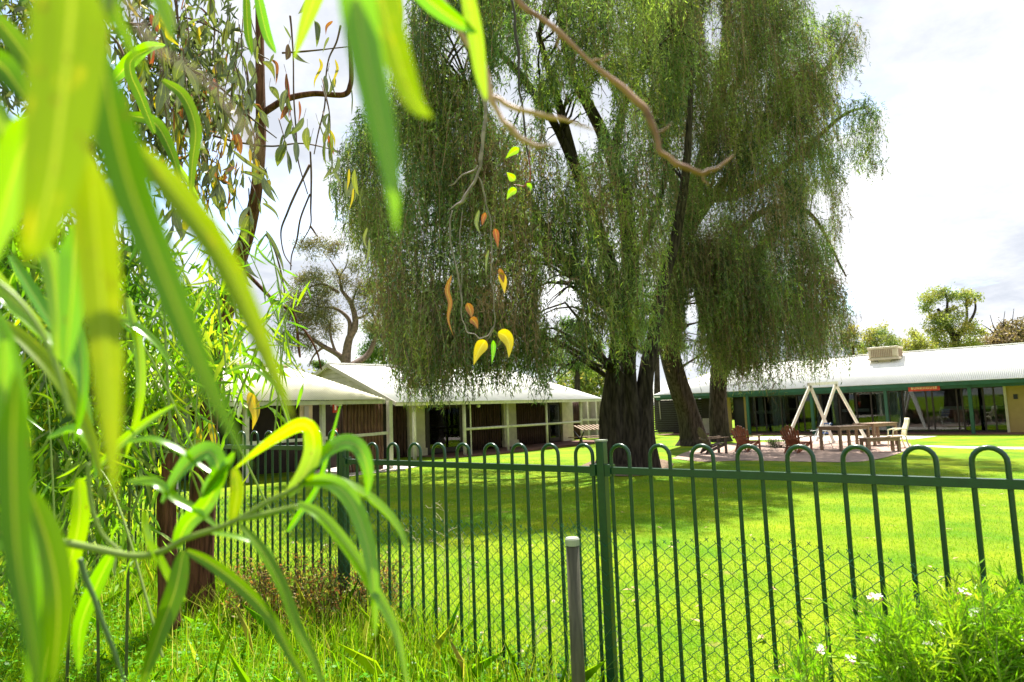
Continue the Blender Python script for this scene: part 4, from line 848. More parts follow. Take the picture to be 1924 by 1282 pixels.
# clover flower heads
def flower_head():
    r = random.Random(2); mb = MB()
    for k in range(46):
        z = 1-2*(k+.5)/46*.85; a = 2.4*k; rr = math.sqrt(max(0, 1-z*z)); d = np.array([rr*math.cos(a), rr*math.sin(a), z]); p = d*.004; q = d*.012
        s_ = np.cross(d, (0, 0, 1.)); s_ = s_/(np.linalg.norm(s_)+1e-6)*.0022; mb.add([p-s_*.5, p+s_*.5, q+s_, q-s_], [(0, 1, 2, 3)])
    o = mb.build('flower_head', mat('clover_white', (.62, .52, .44), rough=.8, var=.2), None); d = o.data; bpy.data.objects.remove(o); return d
FH = flower_head(); ST = MB().tube([(0, 0, -.14), (.004, 0, -.06), (0, 0, 0)], .0012, 5).build('stem', STEM_G, None); STd = ST.data; bpy.data.objects.remove(ST)
for k, (px, py) in enumerate([(852, 1232), (868, 1228), (818, 1250), (633, 1225), (648, 1235), (665, 1232), (693, 1258), (660, 1245), (1040, 1130), (950, 1246), (858, 1160), (745, 1168), (480, 1096), (506, 1100), (590, 1082), (550, 1020), (565, 1224), (780, 1222), (720, 1200), (905, 1190), (440, 1200), (520, 1190), (1000, 1262), (400, 1150), (620, 1180), (980, 1225)]):
    p = ground(px, py+22); c = at(px, py, p[1]); t = thing('clover_flower', 'small dusty white clover flower standing in the weeds', 'flower', c, rnd.uniform(0, 6), group='clover flowers in the weeds')
    o = link('flower_head', FH, t); o.scale = [rnd.uniform(.9, 1.3)]*3; link('stem', STd, t)
# dry weed thicket against the left fence panel
def thicket():
    r = np.random.default_rng(21); t = thing('dry_weed_thicket', 'reddish-brown dying weed thicket against the fence left of the middle panel', 'weeds', ground(570, 1130)); b = np.array(t.location)
    n = 520; P = []; Dr = []
    for _ in range(n):
        px = r.uniform(450, 740); p = ground(px, 1172-.06*(px-570)+abs(r.normal())*20); P.append(p); Dr.append(unit(np.array([r.normal()*.35, r.normal()*.3, 1])))
    P = np.array(P); Dr = np.array(Dr); mb = MB(); Lp, Ld, Lt = [], [], []
    for p, d in zip(P, Dr):
        h = r.uniform(.16, .5); q = spline([p, p+d*h*.5+r.normal(size=3)*.02, p+d*h+r.normal(size=3)*.05], 5); mb.tube(q-b, [.0018]*5, 3, closed=False)
        for k in range(26):
            tt = r.random()**.7; i = min(3, int(tt*4)); x = q[i]+(q[i+1]-q[i])*(tt*4-i); Lp.append(x+r.normal(size=3)*.022); Ld.append(unit(r.normal(size=3)+np.array([0, 0, .4])))
            c = [(.28, .12, .05), (.34, .26, .08), (.20, .24, .04), (.42, .34, .18), (.14, .24, .03)][r.choice(5, p=[.3, .22, .2, .1, .18])]; Lt.append(c)
    mb.build('stems', TWIG_B, t)['kind'] = 'stuff'
    Lp, Ld = np.array(Lp), np.array(Ld); o = npmesh('leaves', leaf_quads(Lp, Ld, r.uniform(.014, .045, len(Lp)), r.uniform(.006, .016, len(Lp)), r)-b, 4, np.array(Lt), L_GRASS, t); o['kind'] = 'stuff'
thicket()
# dry seeding weed stalks with a puffball by the netting
for k, (px, py, hpx, lab) in enumerate([(826, 1180, 220, 'tall bleached weed stalk with a round white seed puff by the netting'), (880, 1180, 160, 'thin branching bleached weed stalk leaning on the netting'), (770, 1150, 150, 'bleached bristly weed stalk beside the dying thicket'), (1010, 1262, 110, 'pinkish dry seed stalk near the grey pipe post'), (1170, 1290, 130, 'dry wispy weed at the foot of the middle fence post')]):
    p = ground(px, py); Y = p[1]; t = thing('dry_weed_stalk', lab, 'weed', p); b = np.array(p)
    r = random.Random(k); top = at(px+r.uniform(-12, 12), py-hpx, Y)
    main = spline([b, (b+top)/2+np.array([r.uniform(-.03, .03), .01, 0]), top], 10); mb = MB(); mb.tube(main-b, np.linspace(.0025, .0012, 10), 5)
    for j in range(16):
        i = r.randint(3, 9); q = main[i]; d = np.array([r.uniform(-1, 1), r.uniform(-.6, .6), r.uniform(.0, .9)]); d /= np.linalg.norm(d); l_ = r.uniform(.04, .13)
        pts = spline([q, q+d*l_*.5+np.array([0, 0, .01]), q+d*l_], 5); mb.tube(pts-b, .0009, 4)
        for m_ in range(3): e = pts[-1-m_]; mb.tube([e-b, e-b+np.array([r.uniform(-.02, .02), r.uniform(-.01, .01), r.uniform(0, .02)])], .0011, 4)
    mb.build('stalk', mat('bleached_straw', (.50, .42, .28), rough=.9, var=.25), t)
    if k == 0:
        c = at(823, 1146, Y)-b; mb = MB()
        for j in range(120):
            z = 1-2*(j+.5)/120; a = 2.4*j; rr = math.sqrt(1-z*z); d = np.array([rr*math.cos(a), rr*math.sin(a), z]); mb.tube([c+d*.004, c+d*.019], .0006, 3, closed=False)
        mb.build('seed_puff', mat('seed_fluff', (.7, .68, .6), rough=.9), t)

# ================================================================== FLOWERING SHRUB (right foreground)
def shrub(name, label, px0, px1, topfun, Y, nst, seed, base_py=1420, cat='shrub', nl=34):
    r = np.random.default_rng(seed); b = at((px0+px1)/2, base_py, Y); b[2] = max(.08, b[2]); t = thing(name, label, cat, b); mb = MB(); Lp, Ld, Lt = [], [], []; tips = []
    for i in range(nst):
        px = r.uniform(px0, px1); Yk = Y+r.uniform(-.3, .3); tp = topfun(px)+abs(r.normal())*70*r.uniform(.0, 1.6); top = at(px, tp, Yk); bb = b+np.array([(top[0]-b[0])*.45+r.normal()*.05, (Yk-Y)*.5, 0])
        Q = spline([bb, (bb+top)/2+r.normal(size=3)*.03, top], 9); mb.tube(Q-b, np.linspace(.004, .0012, 9), 4, closed=False); tips.append(top)
        br = [(Q, nl)]
        for _ in range(3):
            i0 = r.integers(3, 8); d = unit(r.normal(size=3)+np.array([0, 0, 1.3])); l_ = r.uniform(.06, .16); q2 = spline([Q[i0], Q[i0]+d*l_*.5, Q[i0]+d*l_+r.normal(size=3)*.01], 5); mb.tube(q2-b, .0012, 4, closed=False); br.append((q2, nl//2)); tips.append(q2[-1])
        col = np.array([(.17, .36, .012), (.26, .44, .015), (.10, .24, .012), (.38, .48, .03)][r.choice(4, p=[.38, .3, .2, .12])])
        for q, n_ in br:
            m = len(q)
            for _ in range(n_):
                u = (r.random()**.6)*(m-1.001); j = int(u); x = q[j]+(q[j+1]-q[j])*(u-j); tg = unit(q[min(j+1, m-1)]-q[j]); d = unit(tg*.9+unit(r.normal(size=3))*.75); Lp.append(x); Ld.append(d); Lt.append(col*r.uniform(.75, 1.25))
    o = mb.build('stems', STEM_G, t); o['kind'] = 'stuff'
    Lp, Ld = np.array(Lp), np.array(Ld); o = npmesh('foliage', leaf_quads(Lp, Ld, r.uniform(.02, .045, len(Lp)), r.uniform(.0026, .0052, len(Lp)), r)-b, 4, np.array(Lt), L_GRASS, t); o['kind'] = 'stuff'
    return t, b
def shr_top(px):
    return np.interp(px, [1590, 1610, 1640, 1680, 1700, 1740, 1780, 1810, 1850, 1930, 2050], [1230, 1165, 1150, 1150, 1165, 1190, 1120, 1100, 1110, 1125, 1130])
shb, sb = shrub('flowering_shrub', 'bright needle-leaved shrub with small white flower clusters at the lower right', 1632, 2040, lambda p: shr_top(p)+26, 1.85, 640, 41, nl=42)
sh2, sb2 = shrub('shrub_seedling', 'small yellow-tipped leafy sprig with one white flower cluster left of the flowering shrub', 1500, 1565, lambda p: 1215+abs(p-1530)*.5, 1.8, 16, 42, nl=26)
def bloom(t, b, px, py, Y, sz=1.):
    c = at(px, py, Y); mb = MB(); r = random.Random(int(px)); 
    for f in range(r.randint(4, 7)):
        fc = c-b+np.array([r.uniform(-.017, .017), r.uniform(-.012, .012), r.uniform(-.006, .006)])*sz; up = unit(np.array([r.uniform(-.4, .4), r.uniform(-.9, .1), 1.])); X = unit(np.cross(up, (0, 1, .1))); Yv = np.cross(up, X)
        for k in range(5):
            a = k*1.2566+r.random(); d = X*math.cos(a)+Yv*math.sin(a); s_ = np.cross(up, d)*.0028*sz; e = fc+d*.0085*sz+up*.002; mb.add([fc, fc+d*.005*sz+s_+up*.001, e, fc+d*.005*sz-s_+up*.001], [(0, 1, 2, 3)])
    o = mb.build('flower_cluster', FLOW, t)
    mb = MB()
    for f in range(6): p = c-b+np.array([r.uniform(-.018, .018), r.uniform(-.01, .01), r.uniform(-.012, .004)])*sz; mb.tube([p-UP*.002, p, p+UP*.0025], [.001, .0018, .0006], 5)
    mb.build('bud', BUD, o)
for px, py in ((1635, 1120), (1648, 1122), (1810, 1112), (1908, 1163), (1755, 1168), (1775, 1188), (1637, 1198), (1645, 1204), (1740, 1210), (1720, 1228), (1905, 1195), (1915, 1199), (1868, 1250), (1690, 1258), (1662, 1277), (1770, 1281), (1830, 1150), (1600, 1240)):
    bloom(shb, sb, px, py, 1.68+rnd.uniform(-.05, .05), .8)
bloom(sh2, sb2, 1545, 1220, 1.74, .9)
# dark low bush on the patio
def bush(name, label, px, py, wpx, hpx, cols, n=2600, cat='bush', leaf=.05):
    p = ground(px, py); s = p[1]/FPX; t = thing(name, label, cat, p); r = np.random.default_rng(int(px)); c = unit(r.normal(size=(30, 3)))*np.array([wpx*s*.45, wpx*s*.35, hpx*s*.42]); c[:, 2] += hpx*s*.45; k = r.integers(0, 30, n)
    P = c[k]+r.normal(size=(n, 3))*.07; P[:, 2] = np.maximum(P[:, 2], .02); o = npmesh('leaves', leaf_quads(P, unit(r.normal(size=(n, 3))+np.array([0, 0, .3])), leaf, leaf*.35, r), 4, tints(n, cols, [1]*len(cols)), L_FOL, t); o['kind'] = 'stuff'
    mb = MB()
    for _ in range(9): d = unit(np.array([r.normal()*.7, r.normal()*.5, 1])); mb.tube([np.zeros(3), d*hpx*s*.8], [.012, .005], 5)
    mb.build('stems', TWIG_B, t)
bush('low_bush', 'dark low bush between the two reddish garden chairs', 1466, 842, 44, 24, [(.03, .05, .02), (.05, .07, .03)])
# fallen leaves and litter
for k in range(46):
    px, py = rnd.choice([(rnd.uniform(1150, 1900), rnd.uniform(930, 1270)), (rnd.uniform(700, 1850), rnd.uniform(900, 1270))]); p = ground(px, py)
    if p@FN < FD+.1: continue
    mb = MB(); l_ = rnd.uniform(.03, .06); mb.add([(-l_, 0, .0), (-.2*l_, .28*l_, .008), (l_, 0, .002), (-.1*l_, -.3*l_, .006)], [(0, 1, 2), (0, 2, 3)])
    o = mb.build('fallen_leaf', mat('dry_fallen_leaf', (.42, .28, .14), rough=.8, var=.3)); o.location = tuple(p+UP*.024); o.rotation_euler = (rnd.uniform(-.2, .2), rnd.uniform(-.2, .2), rnd.uniform(0, 6)); tag(o, 'single dry tan leaf fallen on the mown lawn', 'fallen leaf', 'dry leaves scattered on the lawn')

# ================================================================== NEAR GUM TREE (left)
def leafmesh(name, L_, W_, curve, m, fold=.18, tipbend=.2, nseg=9, belly=.42, twist=0., v0=0):
    """leaf along -Z from the origin, flat side facing -Y; five points across"""
    V = []; UVs = []
    for i in range(nseg+1):
        t = i/nseg; wd = W_/2*max(.02, (math.sin(math.pi*min(1, t**(math.log(.5)/math.log(belly))))**.8)); x = curve*L_*(t*t-t)*1.0+curve*L_*.35*t*t; z = -L_*t; y = tipbend*L_*t*t
        tw = twist*t; cs, sn = math.cos(tw), math.sin(tw)
        for j in range(5):
            a = (j-2)/2; px_, py_ = a*wd, -fold*wd*(1-abs(a))+fold*wd*.3*a*a
            V.append((x+px_*cs-py_*sn, y+px_*sn+py_*cs, z)); UVs.append((a*.5+.5+v0, t*L_*14+v0))
    F = [(i*5+j, i*5+j+1, (i+1)*5+j+1, (i+1)*5+j) for i in range(nseg) for j in range(4)]
    me = bpy.data.meshes.new(name); me.from_pydata(V, [], F); me.materials.append(m); me.polygons.foreach_set('use_smooth', [True]*len(F))
    uv = me.uv_layers.new(name='UVMap'); uv.data.foreach_set('uv', [c for f in F for i in f for c in UVs[i]]); me.update(); return me
GUMV = [leafmesh('leaf', rnd.uniform(.85, 1.2)*.13, rnd.uniform(.03, .048), rnd.uniform(-.7, .7), m, fold=rnd.uniform(.05, .3), tipbend=rnd.uniform(-.15, .2), twist=rnd.uniform(-.9, .9), v0=rnd.randint(0, 40)) for m in [L_GUM]*13+[L_GUMY]*2+[L_GUMR]*1]
gum = thing('gum_tree', 'near gum tree with reddish-brown stem, peeling bark and hanging leaves at left', 'tree', ground(372, 1172)); gb = np.array(gum.location); YG = gb[1]
def glimb(lst, rad, m=BARK_R, name='limb', sides=12, rough=.05, n=None, par=None, seed=0):
    o = limb(None, lst, rad, m, name=name, sides=sides, rough=rough, n=n, seed=seed); o.parent = par or gum
    if par is None: o.location = tuple(-gb)
    return o
glimb([(374, 1195, YG), (376, 1150, YG), (372, 1060, YG), (378, 960, YG), (384, 860, YG), (390, 770, YG), (404, 670, YG), (428, 570, YG), (450, 490, YG-.1), (468, 430, YG-.15), (482, 360, YG-.2), (490, 260, YG-.2), (489, 150, YG-.2), (488, 60, YG-.2), (486, -60, YG-.2)],
      [.125, .10, .092, .086, .08, .074, .066, .056, .05, .046, .04, .035, .031, .028, .024], name='trunk', n=120, sides=22, rough=.08)
glimb([(318, 1180, YG-.5), (316, 1080, YG-.5), (312, 960, YG-.5), (318, 860, YG-.5), (335, 760, YG-.4), (355, 680, YG-.2)], [.07, .058, .055, .052, .05, .04], name='trunk', n=50, sides=16, rough=.07)
glimb([(492, 215, YG-.2), (510, 203, YG-.2), (540, 186, YG-.2), (590, 176, YG-.15), (645, 178, YG-.1), (658, 160, YG-.1), (660, 130, YG-.1), (656, 60, YG)], [.026, .024, .022, .02, .02, .019, .017, .012], n=60)
glimb([(300, -20, 3.6), (308, 60, 3.6), (313, 140, 3.6), (314, 210, 3.6), (318, 300, 3.7)], [.019, .018, .016, .012, .008], m=BARK_G, n=30)
glimb([(430, 480, YG), (470, 520, YG), (520, 570, YG-.1), (552, 590, YG-.1), (562, 660, YG-.1), (564, 672, YG-.1)], [.02, .014, .011, .01, .009, .006], n=30)
glimb([(552, 600, YG-.1), (575, 625, YG-.1), (595, 660, YG-.1), (604, 695, YG-.1)], [.009, .008, .007, .005], n=24)
for lst in ([(200, 32, 3.4), (245, 45, 3.4), (290, 45, 3.5), (340, 33, 3.6), (390, 48, 3.7), (440, 78, 3.8), (505, 112, 4)], [(185, 50, 3.3), (220, 80, 3.3), (238, 118, 3.3), (262, 150, 3.4), (290, 190, 3.5), (305, 215, 3.5)],
            [(402, 0, 3.8), (403, 60, 3.8), (398, 125, 3.9)], [(330, 0, 3.6), (336, 50, 3.6), (345, 90, 3.6), (352, 130, 3.6)], [(583, 285, 4.2), (585, 330, 4.2), (584, 390, 4.2), (583, 425, 4.2), (565, 458, 4.2)], [(583, 425, 4.2), (597, 445, 4.2)],
            [(582, 310, 4.2), (555, 365, 4.2), (540, 400, 4.2), (528, 435, 4.2), (533, 475, 4.2), (548, 500, 4.2)], [(582, 365, 4.2), (565, 410, 4.2), (558, 450, 4.2), (548, 480, 4.2), (546, 508, 4.2)],
            [(640, 48, 4.1), (632, 80, 4.1), (618, 110, 4.1), (612, 150, 4.1), (610, 200, 4.1), (598, 250, 4.1), (590, 290, 4.1)], [(545, 30, 4.1), (548, 60, 4.1), (551, 110, 4.1), (552, 180, 4.1), (556, 240, 4.1), (560, 300, 4.1), (578, 365, 4.1)],
            [(400, 255, 4), (450, 268, 4), (510, 275, 4.1), (570, 270, 4.1), (640, 285, 4.2)], [(462, 120, 4), (468, 170, 4), (466, 210, 4), (478, 260, 4), (475, 300, 4)], [(500, 440, 4.2), (516, 470, 4.2), (530, 520, 4.2), (536, 560, 4.2)],
            [(380, 290, 3.9), (395, 330, 3.9), (388, 370, 3.9), (400, 410, 3.9)], [(360, 130, 3.6), (420, 170, 3.7), (470, 220, 3.8), (520, 260, 3.9)], [(530, 100, 4), (590, 95, 4), (655, 88, 4)]):
    glimb([(x, y, Y+rnd.uniform(-.02, .02)) for x, y, Y in lst], [rnd.uniform(.006, .009), .0035], m=TWIG_B, name='twig', n=8*len(lst), sides=7, rough=.12)
# hanging leafy twigs
nleaf = 0; stuffV, stuffT = [], []
def hang_leaf(parent, pos, rz_, droop, sc_=1., variants=GUMV, off=None):
    global nleaf
    me = rnd.choice(variants); o = link('leaf', me, parent); o.location = tuple(np.array(pos)-(off if off is not None else 0)); o.rotation_euler = (rnd.uniform(-.35, .35), droop, rz_); o.scale = (sc_, sc_, sc_); nleaf += 1; return o
gpoly = [(180, -40), (680, -40), (665, 120), (650, 240), (690, 300), (700, 350), (640, 345), (600, 300), (560, 290), (540, 380), (500, 470), (470, 500), (360, 420), (280, 250), (190, 120)]
cnt = 0
while cnt < 62:
    px, py = rnd.uniform(180, 690), rnd.uniform(-60, 360)
    if not inpoly(np.array([px]), np.array([py+40]), gpoly)[0]: continue
    if (px-545)**2/75**2+(py-60)**2/70**2 < 1: continue
    if px > 520 and py > 230: continue
    cnt += 1; Y = rnd.uniform(3.2, 4.5)-(.3 if px < 350 else 0); ln = rnd.uniform(60, 190)
    pts = [(px, py, Y), (px+rnd.uniform(-18, 18), py+ln*.5, Y+rnd.uniform(-.1, .1)), (px+rnd.uniform(-24, 24), py+ln, Y)]
    Q = spline([at(*q) for q in pts], 10); o = MB().tube(Q-gb, np.linspace(.0032, .0014, 10), 5).build('twig', TWIG_B, gum, smooth=True)
    for j in range(rnd.randint(4, 8)):
        i = rnd.randint(2, 9); hang_leaf(gum, Q[i], rnd.uniform(0, 6.28), rnd.uniform(-.5, .5), rnd.uniform(.65, 1.15), off=gb)
LEAFSPOTS = [(430, 200, 46), (520, 140, 60), (375, 80, 80), (250, 60, 60), (300, 150, 60), (350, 200, 60), (600, 230, 50), (620, 150, 40), (470, 330, 40), (640, 310, 44), (670, 340, 30)]
for x, y, rr in LEAFSPOTS:
    for _ in range(6 if rr > 50 else 4):
        p = at(x+rnd.gauss(0, rr*.6), y+rnd.gauss(0, rr*.6), rnd.uniform(3.3, 4.4)); hang_leaf(gum, p, rnd.uniform(0, 6.28), rnd.uniform(-.7, .7), rnd.uniform(.8, 1.2), off=gb)
        MB().tube([p-gb, p-gb+np.array([rnd.uniform(-.02, .02), 0, .05])], .0012, 4).build('leaf_stalk', TWIG_B, gum)
# individually visible leaves hanging from the tree
def leafpx(parent, pts, W_, Y, m, fold=.25, twist=0., prof='gum', name='leaf', off=None, dY=0., nseg=16, tw2=None, v0=None):
    """single leaf through the given points; W_ = real full width (m); twist = turn about its own axis"""
    n = len(pts); P = np.array([at(p[0], p[1], (p[2] if len(p) > 2 else Y+dY*i/(n-1))) for i, p in enumerate(pts)]); Q = spline(P, nseg+1); T = unit(np.gradient(Q, axis=0)); V = []; UVs = []; acc = 0; v0 = v0 if v0 is not None else rnd.randint(0, 60)
    for i, (q, t) in enumerate(zip(Q, T)):
        u = i/nseg; vdir = unit(q-EYE); S = unit(np.cross(t, vdir)); Nn = np.cross(S, t); tw = twist+(tw2-twist)*u if tw2 is not None else twist
        S2 = S*math.cos(tw)+Nn*math.sin(tw); N2 = np.cross(S2, t)
        wp = {'leaf': max(.03, math.sin(math.pi*min(1, (u*.97+.02)**.72))**.6)*.88, 'gum': max(.02, math.sin(math.pi*min(1, (u*.985+.01)**.68))**.95*(1.12-.3*u)), 'cut': max(.04, (1-u**5)**.8*min(1, .75+u)), 'base': max(.03, min(1, u*5+.12)*(1-u**2.2)**.85)}[prof]
        if i: acc += np.linalg.norm(Q[i]-Q[i-1])
        for j in range(7):
            a = (j-3)/3; V.append(q+S2*a*W_/2*wp+N2*fold*W_/2*wp*(1-abs(a)**1.3)); UVs.append((a*.5+.5+v0, acc*14+v0))
    F = [(i*7+j, i*7+j+1, (i+1)*7+j+1, (i+1)*7+j) for i in range(nseg) for j in range(6)]
    V = [v-(off if off is not None else 0) for v in V]
    me = bpy.data.meshes.new(name); me.from_pydata([tuple(v) for v in V], [], F); me.materials.append(m); me.polygons.foreach_set('use_smooth', [True]*len(F))
    uv = me.uv_layers.new(name='UVMap'); uv.data.foreach_set('uv', [c for f in F for i in f for c in UVs[i]]); me.update(); return link(name, me, parent)
for pts, W_, m in [([(450, 158), (462, 178), (485, 205), (508, 222)], .016, L_GUM), ([(436, 282), (462, 303), (500, 328), (502, 340)], .017, L_GUM), ([(452, 322), (480, 330), (508, 352), (526, 380)], .018, L_GUM), ([(510, 112), (520, 122), (520, 145), (518, 160)], .014, L_GUMR),
                   ([(612, 238), (622, 250), (628, 262), (629, 278)], .014, L_GUMY), ([(493, 382), (505, 388), (518, 400), (525, 416)], .014, L_GUM), ([(500, 434), (515, 460), (528, 490), (534, 515)], .017, L_GUM), ([(656, 318), (655, 340), (652, 358)], .011, L_GUMY), ([(664, 354), (662, 375), (656, 395)], .010, L_GUMY),
                   ([(625, 40), (614, 50), (612, 66)], .013, L_GUMR), ([(600, 110), (604, 125), (592, 150), (590, 168)], .013, L_GUMY), ([(630, 112), (634, 130), (628, 150), (632, 168)], .012, L_GUMY), ([(618, 70), (612, 82), (606, 100)], .011, L_GUM), ([(527, 188), (530, 205), (540, 225), (552, 238)], .017, L_GUM),
                   ([(540, 190), (545, 205), (543, 222)], .010, L_GUMR), ([(562, 190), (564, 210), (560, 235)], .010, L_GUMR), ([(380, 270), (384, 300), (376, 340)], .02, L_GUM), ([(407, 190), (412, 230), (425, 270), (434, 282)], .016, L_GUM), ([(360, 170), (372, 190), (384, 215)], .018, L_GUM), ([(690, 428), (684, 450), (690, 470)], .013, L_GUM), ([(694, 450), (692, 480), (684, 505)], .012, L_GUM)]:
    leafpx(gum, pts, W_*1.35, 3.9, m, fold=.25, off=gb)
for x, y in ((324, 222), (338, 240), (380, 275), (352, 252)):
    c = at(x, y, 3.3)-gb; MB().tube([c+UP*.03, c+UP*.012, c, c-UP*.012, c-UP*.016], [.002, .006, .0125, .013, .011], 12).build('gumnut', NUT, gum, smooth=True)
# yellowish gum leaves and buds low on the tree
for x, y in ((442, 760), (452, 765), (448, 775)):
    c = at(x, y, 2.6)-gb; MB().tube([c+UP*.02, c+UP*.008, c-UP*.006, c-UP*.03], [.001, .006, .007, .001], 8).build('bud', NUT, gum, smooth=True)
leafpx(gum, [(468, 738), (476, 760), (480, 780), (474, 808)], .042, 2.6, L_GUMY, off=gb)
for pts, m in (([(395, 790), (400, 820), (405, 850)], L_GUMY), ([(375, 800), (372, 830), (376, 860)], L_GUMY), ([(350, 840), (352, 862), (348, 880)], L_GUMY), ([(320, 790), (330, 830), (325, 870)], L_GUM), ([(290, 800), (286, 840), (292, 880)], L_GUM), ([(270, 740), (262, 800), (258, 850)], L_GUM), ([(355, 700), (350, 760), (356, 800)], L_GUM), ([(345, 770), (355, 800), (352, 850)], L_GUM)):
    leafpx(gum, pts, .03, 2.9, m, off=gb, twist=rnd.uniform(-.6, .6))

# ================================================================== DANGLING TWIG WITH YELLOW LEAVES (centre)
YT = 1.9
tw = thing('hanging_twig', 'dangling bare twig with two yellow leaves and rusty curled leaves at centre', 'twig', at(905, 150, YT)); tb = np.array(tw.location)
def tlimb(par, b, lst, rad, m=TWIG_T, Y=YT, name='stem', rough=.12, n=None, sides=8):
    r_ = random.Random(int(lst[0][0])+len(lst)); jt = 0 if m is STEM_G else 3.2
    if jt:      # knobbly, kinked dead wood
        L2 = [tuple(lst[0])]
        for a, b_ in zip(lst, lst[1:]): L2 += [((a[0]+b_[0])/2+r_.uniform(-jt, jt), (a[1]+b_[1])/2+r_.uniform(-jt, jt)), tuple(b_)]
        lst = L2; n = 6*len(lst); rad = [v*(1+r_.uniform(-.22, .3)) for v in np.interp(np.linspace(0, 1, len(lst)), np.linspace(0, 1, len(rad)), rad)]; rad[-1] *= .45
    o = limb(None, [(p[0], p[1], Y+(p[2] if len(p) > 2 else 0)) for p in lst], rad, m, name=name, sides=sides, rough=rough, n=n or 8*len(lst)); o.parent = par; o.location = tuple(-b); return o
GREYT = mat('grey_brown_twig', (.20, .16, .15), rough=.8, var=.4, scale=40)
tlimb(tw, tb, [(905, 150), (912, 200), (908, 250), (902, 300), (898, 325), (885, 352), (868, 380), (842, 396)], [.006, .006, .0055, .005, .005, .004, .0035, .002], GREYT)
tlimb(tw, tb, [(898, 312), (880, 325), (858, 340), (842, 350)], [.003, .0015], GREYT)
tlimb(tw, tb, [(896, 330), (905, 345), (912, 372), (918, 400), (922, 440), (922, 520), (928, 580), (928, 615), (915, 640)], [.0022, .001], GREYT)
tlimb(tw, tb, [(850, 396), (846, 430), (852, 480), (864, 540), (868, 570), (868, 600), (878, 625), (900, 636), (918, 630), (928, 612)], [.0022, .0012], GREYT)
tlimb(tw, tb, [(868, 400), (864, 440), (868, 500), (866, 560)], [.0015, .001], GREYT)
tlimb(tw, tb, [(962, 0), (968, 60), (975, 130), (982, 200), (990, 280), (998, 330)], [.006, .0065, .006, .0055, .005, .003], mat('dark_vine', (.05, .04, .035), rough=.8), Y=3.4)
for pts, W_, m in [([(912, 640), (905, 650), (897, 665), (890, 686)], .035, L_GUMY), ([(936, 625), (950, 632), (957, 648), (956, 672)], .036, L_GUMY), ([(927, 640), (927, 660), (924, 684)], .014, L_BRIGHT), ([(940, 512), (946, 530), (948, 552)], .022, L_GUMY), ([(938, 505), (944, 520), (946, 532)], .016, L_GUMR),
                   ([(848, 518), (840, 545), (846, 570), (842, 600), (852, 632)], .014, L_GUMR), ([(878, 570), (884, 585), (886, 598)], .022, L_GUMR), ([(884, 598), (892, 605), (898, 618)], .022, L_GUMR), ([(930, 430), (933, 445), (936, 466)], .018, L_GUMR), ([(912, 400), (908, 412), (906, 424)], .014, L_GUMR), ([(918, 470), (914, 490), (913, 520)], .008, L_GUM), ([(900, 395), (895, 420), (902, 440)], .012, L_GUM)]:
    leafpx(tw, pts, W_, YT, m, off=tb, fold=.3)
tg = thing('leafy_twig', 'tiny red-stalked twig with three small light green leaves at centre', 'twig', at(990, 350, 1.6)); t2b = np.array(tg.location)
REDST = mat('red_leaf_stalk', (.35, .06, .04), rough=.5)
tlimb(tg, t2b, [(998, 260), (994, 300), (996, 340), (985, 350), (965, 347)], [.001, .0012], REDST, Y=1.6)
for pts in ([(975, 279), (963, 286), (950, 298)], [(967, 340), (960, 332), (952, 324)], [(970, 355), (960, 362), (952, 375)], [(990, 345), (996, 350), (998, 358)]): leafpx(tg, pts, .018 if pts[0][0] != 990 else .01, 1.6, L_BRIGHT, off=t2b)
# blurred peeling branches close to the lens
b1 = thing('dead_branch', 'blurred reddish-brown bare branch curving down from the top centre', 'branch', at(960, -20, .62)); bb1 = np.array(b1.location)
tlimb(b1, bb1, [(930, -40), (985, 15), (1050, 62), (1110, 118), (1170, 165), (1212, 205), (1232, 250), (1240, 285), (1270, 308), (1318, 326), (1348, 316), (1378, 292)], [.0022, .0023, .0023, .0022, .0024, .0026, .0024, .0022, .0026, .0023, .0018, .001], mat('red_brown_branch', (.17, .06, .03), rough=.7, var=.6, scale=22, col2=(.30, .155, .095)), Y=.62, n=80, sides=12)
for st in ([(1110, 118), (1130, 112), (1150, 98)], [(1232, 250), (1250, 243), (1262, 230)], [(1050, 62), (1046, 84), (1052, 100)], [(1318, 326), (1322, 340), (1334, 348)]): tlimb(b1, bb1, st, [.001, .0006], MATS['red_brown_branch'], Y=.62, name='side_shoot')
b2 = thing('dead_branch', 'blurred pale tan forked branch hanging from the top beside the yellow leaf', 'branch', at(850, -20, .5)); bb2 = np.array(b2.location)
tlimb(b2, bb2, [(820, -30), (870, 70), (905, 110), (920, 180), (945, 228), (975, 258), (1010, 276), (1045, 270)], [.0018, .002, .002, .0024, .0022, .0021, .0018, .001], TWIG_T, Y=.5, n=60, sides=12)
tlimb(b2, bb2, [(918, 180), (950, 196), (1000, 212), (1060, 225), (1118, 245)], [.0018, .0016, .0016, .0014, .0008], TWIG_T, Y=.5, n=40, name='side_shoot')
b3 = thing('peeling_strip', 'blurred pale strip of peeling bark crossing the upper left leaves', 'bark strip', at(235, -10, .17)); bb3 = np.array(b3.location)
tlimb(b3, bb3, [(225, -20), (262, 50), (300, 100), (350, 128), (400, 165), (440, 215), (470, 255), (490, 320)], [.0006, .0007, .0006, .0004, .0005, .0004, .0006, .0002], TWIG_T, Y=.17, n=50)

